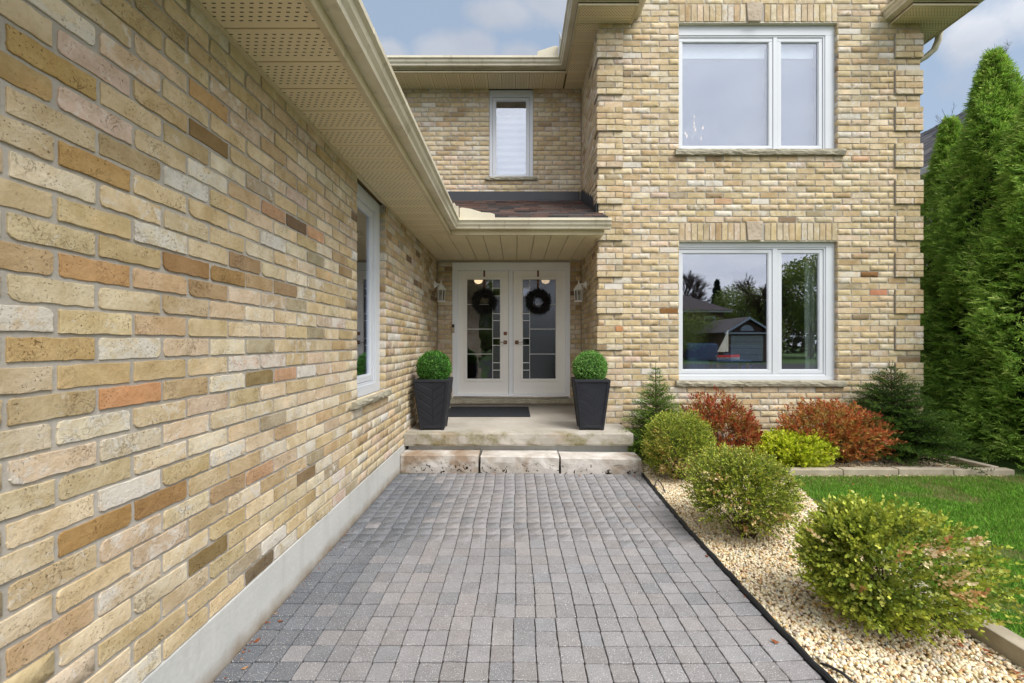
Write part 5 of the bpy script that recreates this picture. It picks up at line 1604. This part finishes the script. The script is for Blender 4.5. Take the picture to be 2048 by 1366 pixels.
def conifer(label, x, y, h, r, seed, pal, leader=1, lean=0, layers=22, bh=.0):
    rr = np.random.default_rng(seed)
    t = thing('small_fir', label, 'conifer', (x, y, 0), 'small dark firs at the front wall')
    tr = MB(); tr.tube([(x, y, -.02), (x + lean * .5, y, h * .5), (x + lean, y, h * .90)], [.022, .013, .005], 7)
    for i in range(leader):
        tr.tube([(x + lean, y, h * .86), (x + lean + .02 * (i * 2 - leader + 1), y, h)], [.004, .002], 5)
    tr.build('trunk', M['bark'], t)
    PP, AA, LL, CC, SS = [], [], [], [], []
    bm = MB()
    for i in range(layers):
        f = i / (layers - 1); z = h * (.05 + .84 * f)
        nb = int(10 - 4 * f); R = r * ((1 - f) ** .75) * (.86 + .28 * rr.random()) + .03
        for b in range(nb):
            a = 2 * math.pi * (b + rr.random() * .8) / nb + i * 1.1; Rb = R * rr.uniform(.75, 1.15)
            d = Vector((math.cos(a), math.sin(a), rr.uniform(.05, .35) + .5 * f)).normalized()
            o = Vector((x + lean * f, y, z))
            tip = o + d * Rb - Vector((0, 0, .12 * Rb))
            if Rb > .12: bm.tube([tuple(o), tuple(o.lerp(tip, .5) + Vector((0, 0, .02))), tuple(tip)], [.004, .003, .001], 4, cap=False)
            side = Vector((-math.sin(a), math.cos(a), 0))
            nt = max(3, int(Rb / .026))
            for k in range(nt):
                q = (k + 1) / nt; po = o.lerp(tip, q) + Vector((0, 0, .03 * math.sin(q * 3.14)))
                for s in ((-1, 1) if k < nt - 1 else (0,)):
                    td = (d * .75 + side * s * .8 + Vector((0, 0, rr.uniform(-.15, .3)))).normalized()
                    tl = (.35 * Rb * (1 - q * .6) + .03) * rr.uniform(.7, 1.2)
                    m = max(5, int(tl / .0058))
                    ts = (np.arange(m) + rr.random(m)) / m
                    base = np.array(po) + np.array(td)[None] * (ts * tl)[:, None]
                    nd_ = np.array(td)[None] * .75 + unit(rr.normal(size=(m, 3))) * .75 + np.array([0, 0, .25])
                    PP.append(base); AA.append(nd_); LL.append(rr.uniform(.016, .026, m) * (.8 + .4 * (1 - f)))
                    w = (ts * q)[:, None]
                    c0, c1 = np.array(lin(*pal[0])), np.array(lin(*pal[1]))
                    CC.append((c0 * (1 - w) + c1 * w) * rr.uniform(.7, 1.25, (m, 1)) * 1.25)
    p = np.concatenate(PP); ok = p[:, 2] > .01
    leaf_mesh('needles', p[ok], np.concatenate(AA)[ok], np.concatenate(LL)[ok], .26, np.concatenate(CC)[ok], M['needle'], t, fold=0)
    bm.build('branch_wood', M['bark'], t)
conifer('small dark fir between the porch slab and the lower window', 1.56, 4.70, 1.10, .36, 3, ((70, 98, 38), (124, 154, 58)), 1, -.01, layers=20)
conifer('small dark fir with twin leaders by the hedge and house corner', 4.20, 4.72, 1.12, .60, 8, ((44, 70, 28), (88, 116, 42)), 2, -.03, layers=24)

def arborvitae(label, x, y, h, r, seed, n):
    rr = np.random.default_rng(seed)
    t = thing('arborvitae', label, 'hedge tree', (x, y, 0), 'tall arborvitae trees of the hedge')
    MB().tube([(x, y, -.05), (x, y, h * .5), (x, y, h * .95)], [.06, .04, .01], 8).build('trunk', M['bark'], t)
    prof = lambda f: np.interp(f, [0, .05, .25, .55, .75, .88, .95, 1], [.80, .98, 1.0, .80, .50, .28, .15, .03])
    z = rr.random(n) ** .92 * 1.0; a = rr.uniform(0, 2 * math.pi, n)
    lump = 1 + .19 * np.sin(a * 3 + z * 17 + seed) + .10 * np.sin(a * 5 - z * 31 + seed * 2) + .10 * np.sin(a * 9 + z * 60)
    dep = np.where(rr.random(n) < .70, rr.uniform(.88, 1.02, n), rr.uniform(.55, .9, n))
    R = r * prof(z) * lump * dep
    S = np.stack([x + R * np.cos(a), y + R * np.sin(a), h * z + rr.uniform(-.03, .03, n)], 1)
    out = np.stack([np.cos(a), np.sin(a), np.zeros(n)], 1)
    D = unit(out * rr.uniform(.7, 1.2, (n, 1)) + np.array([0, 0, 1]) * rr.uniform(-.15, .6, (n, 1)) * (1 + 1.5 * (z > .85))[:, None] + rr.normal(size=(n, 3)) * .30)
    ln = rr.uniform(.09, .17, n) * np.where(z > .85, .8, 1)
    cb = cols(n, [(3, (122, 162, 66)), (3, (138, 174, 72)), (2, (92, 134, 58))]); ct = cols(n, [(4, (172, 212, 92)), (3, (196, 228, 108)), (2, (148, 190, 82)), (1.2, (216, 236, 130))])
    flat = rr.normal(size=(n, 3)) * .55 + np.array([0, 0, 1.0])
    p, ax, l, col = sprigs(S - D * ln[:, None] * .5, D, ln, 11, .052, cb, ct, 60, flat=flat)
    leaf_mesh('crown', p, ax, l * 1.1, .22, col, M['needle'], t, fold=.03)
    # bare wispy tips
    tw = MB()
    for i in range(26):
        aa = rr.uniform(0, 6.28); zz = h * rr.uniform(.9, 1.0); q = Vector((x + .04 * math.cos(aa), y + .04 * math.sin(aa), zz))
        e = q + Vector((math.cos(aa) * .12, math.sin(aa) * .12, rr.uniform(.08, .2)))
        tw.tube([tuple(q), tuple(e)], [.003, .001], 4, cap=False)
        for j in range(3):
            g_ = q.lerp(e, .4 + .2 * j); tw.tube([tuple(g_), tuple(g_ + Vector((rr.uniform(-.05, .05), rr.uniform(-.05, .05), .06)))], [.002, .0008], 3, cap=False)
    tw.build('twigs', M['bark'], t)
    MB().lathe(x, y, [(r * .35, .1), (r * .5, h * .2), (r * .45, h * .5), (r * .24, h * .75), (r * .05, h * .9)], 12).build('crown_filler', M['core'], t, smooth=True)
M['core'] = noisy('painted_crown_shade', (.012, .02, .008), (.025, .035, .014), 9, .95, .02)  # opaque filler: the crown's inner shade is put into its dark colour
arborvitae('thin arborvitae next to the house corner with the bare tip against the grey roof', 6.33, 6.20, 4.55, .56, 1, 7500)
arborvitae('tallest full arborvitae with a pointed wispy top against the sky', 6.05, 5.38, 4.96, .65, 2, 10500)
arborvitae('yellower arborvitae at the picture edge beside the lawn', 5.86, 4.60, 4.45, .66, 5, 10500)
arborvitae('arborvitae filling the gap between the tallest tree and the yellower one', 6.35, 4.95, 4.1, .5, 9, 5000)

# ---------------------------------------------------------------- clipped balls and planters
gl1 = lambda n: cols(n, [(4, (76, 134, 50)), (3, (98, 158, 60)), (2, (58, 108, 42)), (1.2, (136, 188, 88))], .2)
gl2 = lambda n: cols(n, [(4, (104, 160, 68)), (3, (134, 184, 88)), (2, (76, 130, 52)), (1.6, (172, 212, 126))], .2)
planter(-.922, 4.80, 'tapered black planter with sloping board relief against the garage wing wall', .02, ('deep green clipped box ball in the planter against the garage wing wall', gl1))
planter(.842, 4.80, 'tapered black planter near the open end of the porch slab', -.02, ('paler green clipped box ball in the planter near the house corner', gl2), .25)

# dead leaves
def dead_leaves():
    sp = [(-.6, 4.27), (-.2, 4.25), (.55, 4.17), (.62, 4.18), (.9, 4.12), (1.17, 4.15), (1.19, 4.05), (1.20, 3.3), (1.17, 2.62), (1.18, 2.2), (1.15, 1.85), (1.0, 3.4), (-1.1, 1.7), (-1.12, 2.0), (-1.14, 1.85)] + \
         [(RNG.uniform(1.9, 2.0), RNG.uniform(1.55, 1.9)) for _ in range(14)] + [(RNG.uniform(-1.17, -1.13), RNG.uniform(1.5, 3)) for _ in range(40)] + [(RNG.uniform(2.3, 3.9), RNG.uniform(3.7, 4.12)) for _ in range(12)]
    p = np.array([(a, b, .006 + (.014 if a > 1.25 else 0)) for a, b in sp]); n = len(p)
    a = RNG.uniform(0, 6.28, n)
    ax = np.stack([np.cos(a), np.sin(a), RNG.uniform(.02, .3, n)], 1)
    sd_ = np.stack([-np.sin(a), np.cos(a), RNG.uniform(-.2, .2, n)], 1)
    ln = RNG.uniform(.012, .038, n); ln[15 + 14:15 + 14 + 40] *= .45
    leaf_mesh('dead_leaves', p, ax, ln, .6, cols(n, [(2, (176, 104, 62)), (2, (150, 84, 48)), (1, (196, 150, 110))]), M['leaf'], None, side=sd_, kind='stuff')
dead_leaves()

# ---------------------------------------------------------------- neighbouring house beyond the hedge
nb = thing('neighbour_house', 'neighbouring house with a grey shingled roof and red brick base behind the arborvitae', 'house', (9, 8, 0))
w = MB().box(7.02, 11.4, 2.0, 15, -.1, 2.4).build('wall', M['mortar'], nb)
MB().box(7.00, 11.5, 1.99, 15.01, 2.4, 4.12).build('siding_wall', M['siding'], nb)
V, F, C = [], [], []
for k in range(31):
    z0 = .12 + k * .0727; yy = 2.2 - (k % 2) * .11
    while yy < 15:
        b0 = len(V); c = np.array(lin(132, 62, 46)) * RNG.uniform(.6, 1.05)
        for (dx, dy, dz) in ((0, 0, 0), (0, .205, 0), (0, .205, .062), (0, 0, .062), (.02, 0, 0), (.02, .205, 0), (.02, .205, .062), (.02, 0, .062)):
            V.append((7.008 + dx, yy + dy, z0 + dz)); C.append(tuple(c) + (1,))
        F += [[b0 + i for i in q] for q in ((0, 3, 2, 1), (3, 7, 6, 2), (0, 1, 5, 4), (0, 4, 7, 3), (1, 2, 6, 5))]
        yy += .219
nmesh('brickwork', V, np.array(F), M['redbrick'], w, C, kind='stuff')
MB().box(6.98, 7.3, 1.9, 15, -.2, .12).build('foundation', M['concrete'], nb)
GRY = [(.20, .20, .21), (.26, .26, .27), (.16, .165, .18), (.30, .29, .29), (.22, .21, .23)]
rf = MB().poly([(6.62, 1.5, 4.12), (6.62, 15.3, 4.12), (9.3, 15.3, 6.1), (9.3, 1.5, 6.1)], (0, 0, -.05)).poly([(11.9, 1.5, 4.12), (11.9, 15.3, 4.12), (9.3, 15.3, 6.1), (9.3, 1.5, 6.1)], (0, 0, -.05)).build('roof', plain('grey_roof_deck', (.2, .2, .21), .9), nb)
shingles('shingle', (6.62, 1.6, 4.125), (0, 1, 0), (2.68, 0, 1.98), 13.6, 3.3, rf, GRY, row=.15, tab=.35)
MB().box(6.55, 6.63, 1.5, 15.3, 4.02, 4.13).build('gutter', M['white'], nb, bevel=.01)
MB().box(6.63, 7.0, 1.5, 15.3, 4.03, 4.05).build('soffit', M['siding'], nb)

# ---------------------------------------------------------------- across the street: what the window panes reflect
def tree(name, lab, x, y, h, r, seed, kind_):
    rr = np.random.default_rng(seed); t = thing(name, lab, 'tree', (x, y, 0), 'trees across the street')
    tk = MB(); tk.tube([(x, y, -.1), (x + .1, y, h * .35), (x, y, h * .8)], [h * .028, h * .02, h * .006], 8)
    if kind_ == 'bare':
        def br(o, d, l, w, dep):
            e = o + d * l; tk.tube([tuple(o), tuple(e)], [w, w * .6], 4, cap=False)
            if dep == 0: return
            for _ in range(4):
                nd_ = (d + Vector(rr.normal(size=3) * .42) + Vector((0, 0, .18))).normalized()
                br(o + d * l * rr.uniform(.55, 1.0), nd_, l * rr.uniform(.6, .8), w * .6, dep - 1)
        for _ in range(7):
            aa = rr.uniform(0, 6.28); br(Vector((x, y, h * rr.uniform(.25, .5))), Vector((math.cos(aa) * .6, math.sin(aa) * .6, 1)).normalized(), h * .2, h * .010, 4)
    tk.build('trunk', M['bark'], t)
    if kind_ == 'bare': return
    n = 9000
    if kind_ == 'fir':
        f = rr.random(n) ** 1.4; a = rr.uniform(0, 6.28, n); R = r * (1 - f) * (0.8 + .3 * np.sin(f * 60)) * rr.uniform(.5, 1, n)
        S = np.stack([x + R * np.cos(a), y + R * np.sin(a), h * (.06 + .94 * f)], 1); pal = [(1, (60, 80, 56)), (1, (76, 96, 66))]
    else:
        g = unit(rr.normal(size=(n, 3))); R = lumpy(g, seed, .5, 12, 4) * rr.uniform(.55, 1, n)
        S = np.array([x, y, h * .6]) + g * R[:, None] * np.array([r, r, h * .38]); pal = [(1, (150, 166, 76)), (1, (176, 182, 88)), (1, (122, 142, 70))]
    leaf_mesh('crown', S, unit(rr.normal(size=(n, 3))), rr.uniform(.2, .45, n) * (h / 9), .5, cols(n, pal), M['leaf'], t)
tree('fir_tree', 'dark pointed fir across the street, mirrored in the lower window', 21.5, -35, 7.9, 2.0, 1, 'fir')
tree('leafy_tree', 'broad young green tree across the street beside the fir', 23.2, -33.5, 6.6, 2.7, 2, 'leafy')
tree('leafy_tree', 'low olive green bush by the brick house across the street', 13.8, -24, 3.4, 2.2, 3, 'leafy')
tree('leafy_tree', 'tallest green tree across the street, mirrored in the narrow lower pane', 28.0, -30, 9.6, 3.6, 4, 'leafy')
tree('leafy_tree', 'green tree across the street behind the small garage', 25.6, -37, 6.4, 3.2, 6, 'leafy')
tree('leafy_tree', 'green tree across the street opposite the front door', -3.0, -30, 8.5, 3.6, 7, 'leafy')
tree('fir_tree', 'dark fir across the street opposite the front door', 4.0, -32, 9.0, 2.6, 8, 'fir')
def far_woods():
    n = 42000
    x = RNG.uniform(-60, 90, n); top = 5.2 + 1.6 * np.sin(x * .35) + 1.1 * np.sin(x * .9 + 2) + .7 * np.sin(x * 2.3)
    z = top * RNG.random(n) ** .8; y = -48 + RNG.uniform(-2, 2, n)
    leaf_mesh('far_woods', np.stack([x, y, z], 1), unit(RNG.normal(size=(n, 3))), RNG.uniform(.4, .8, n), .55, cols(n, [(1, (110, 118, 66)), (1, (130, 130, 80)), (1, (104, 98, 72))]), M['leaf'], None, kind='stuff')
far_woods()
tree('bare_tree', 'bare branched tree across the street above the garage', 24.3, -31, 8.8, 3, 9, 'bare')
tree('bare_tree', 'bare branched tree across the street behind the brick house', 17.2, -34, 9.4, 3, 10, 'bare')
tree('bare_tree', 'bare branched tree across the street behind the green bush', 13.5, -36, 9.6, 3, 12, 'bare')
sh = thing('street_house', 'brown brick house with a hipped roof across the street', 'house', (13, -30, 0))
sw = MB().box(7.5, 18.8, -34, -28, -.1, 4.2).build('wall', M['farbrick'], sh)
MB().poly([(7.0, -27.5, 4.2), (19.3, -27.5, 4.2), (15.2, -31, 6.3), (11.0, -31, 6.3)], (0, 0, .05)).poly([(19.3, -27.5, 4.2), (19.3, -34.5, 4.2), (15.2, -31, 6.3)], (0, 0, .05)).poly([(7, -34.5, 4.2), (7, -27.5, 4.2), (11, -31, 6.3)], (0, 0, .05)).poly([(19.3, -34.5, 4.2), (7, -34.5, 4.2), (11, -31, 6.3), (15.2, -31, 6.3)], (0, 0, .05)).build('roof', plain('brown_roof', (.11, .08, .075), .9, var=.3, scale=20), sh)
MB().box(7.0, 19.3, -27.56, -27.45, 4.05, 4.2).build('gutter', M['gutter'], sh)
for x in (9.5, 12.6, 17.0):
    f_ = MB().ring(WF, x, x + 1.0, 2.2, 3.7, 27.9, 27.98, .08, .08, .08, .08); f_.v = [(a, -28.0 + (b + 27.94) * -1, c) for a, b, c in f_.v]
    wo_ = f_.build('window', M['white'], sh)
    MB().box(x + .08, x + .92, -28.0, -27.985, 2.28, 3.62).build('pane', plain('dark_pane', (.03, .03, .035), .1), wo_)
sg = thing('street_garage', 'brown brick garage with a gable and pale door across the street', 'garage', (16.5, -21, 0))
gw_ = MB().box(15.05, 17.95, -25, -20, -.1, 2.1).poly([(15.05, -20.0, 2.1), (17.95, -20.0, 2.1), (16.5, -20.0, 3.0)], (0, -.12, 0)).build('wall', M['farbrick'], sg)
MB().poly([(14.75, -19.6, 2.0), (16.5, -19.6, 3.1), (16.5, -25, 3.1), (14.75, -25, 2.0)], (0, 0, .08)).poly([(18.25, -19.6, 2.0), (16.5, -19.6, 3.1), (16.5, -25, 3.1), (18.25, -25, 2.0)], (0, 0, .08)).build('roof', plain('brown_roof_b', (.10, .085, .08), .9), sg)
MB().poly([(14.72, -19.58, 1.9), (16.5, -19.58, 3.0), (18.28, -19.58, 1.9), (18.28, -19.58, 2.04), (16.5, -19.58, 3.14), (14.72, -19.58, 2.04)], (0, .06, 0)).build('barge_board', M['white'], sg)
MB().box(14.95, 18.05, -19.98, -19.7, 1.95, 2.07).build('eave_trim', M['white'], sg)
fan = [(16.5 + .48 * math.cos(a * math.pi / 10), -19.99, 2.18 + .42 * math.sin(a * math.pi / 10)) for a in range(11)]
MB().poly(fan, (0, .04, 0)).build('fan_window', M['white'], sg)
dd = MB()
for i in range(4): dd.box(15.35, 17.65, -19.99, -19.95, .02 + i * .46, .02 + i * .46 + .44)
dd.build('garage_door', M['siding'], sg)
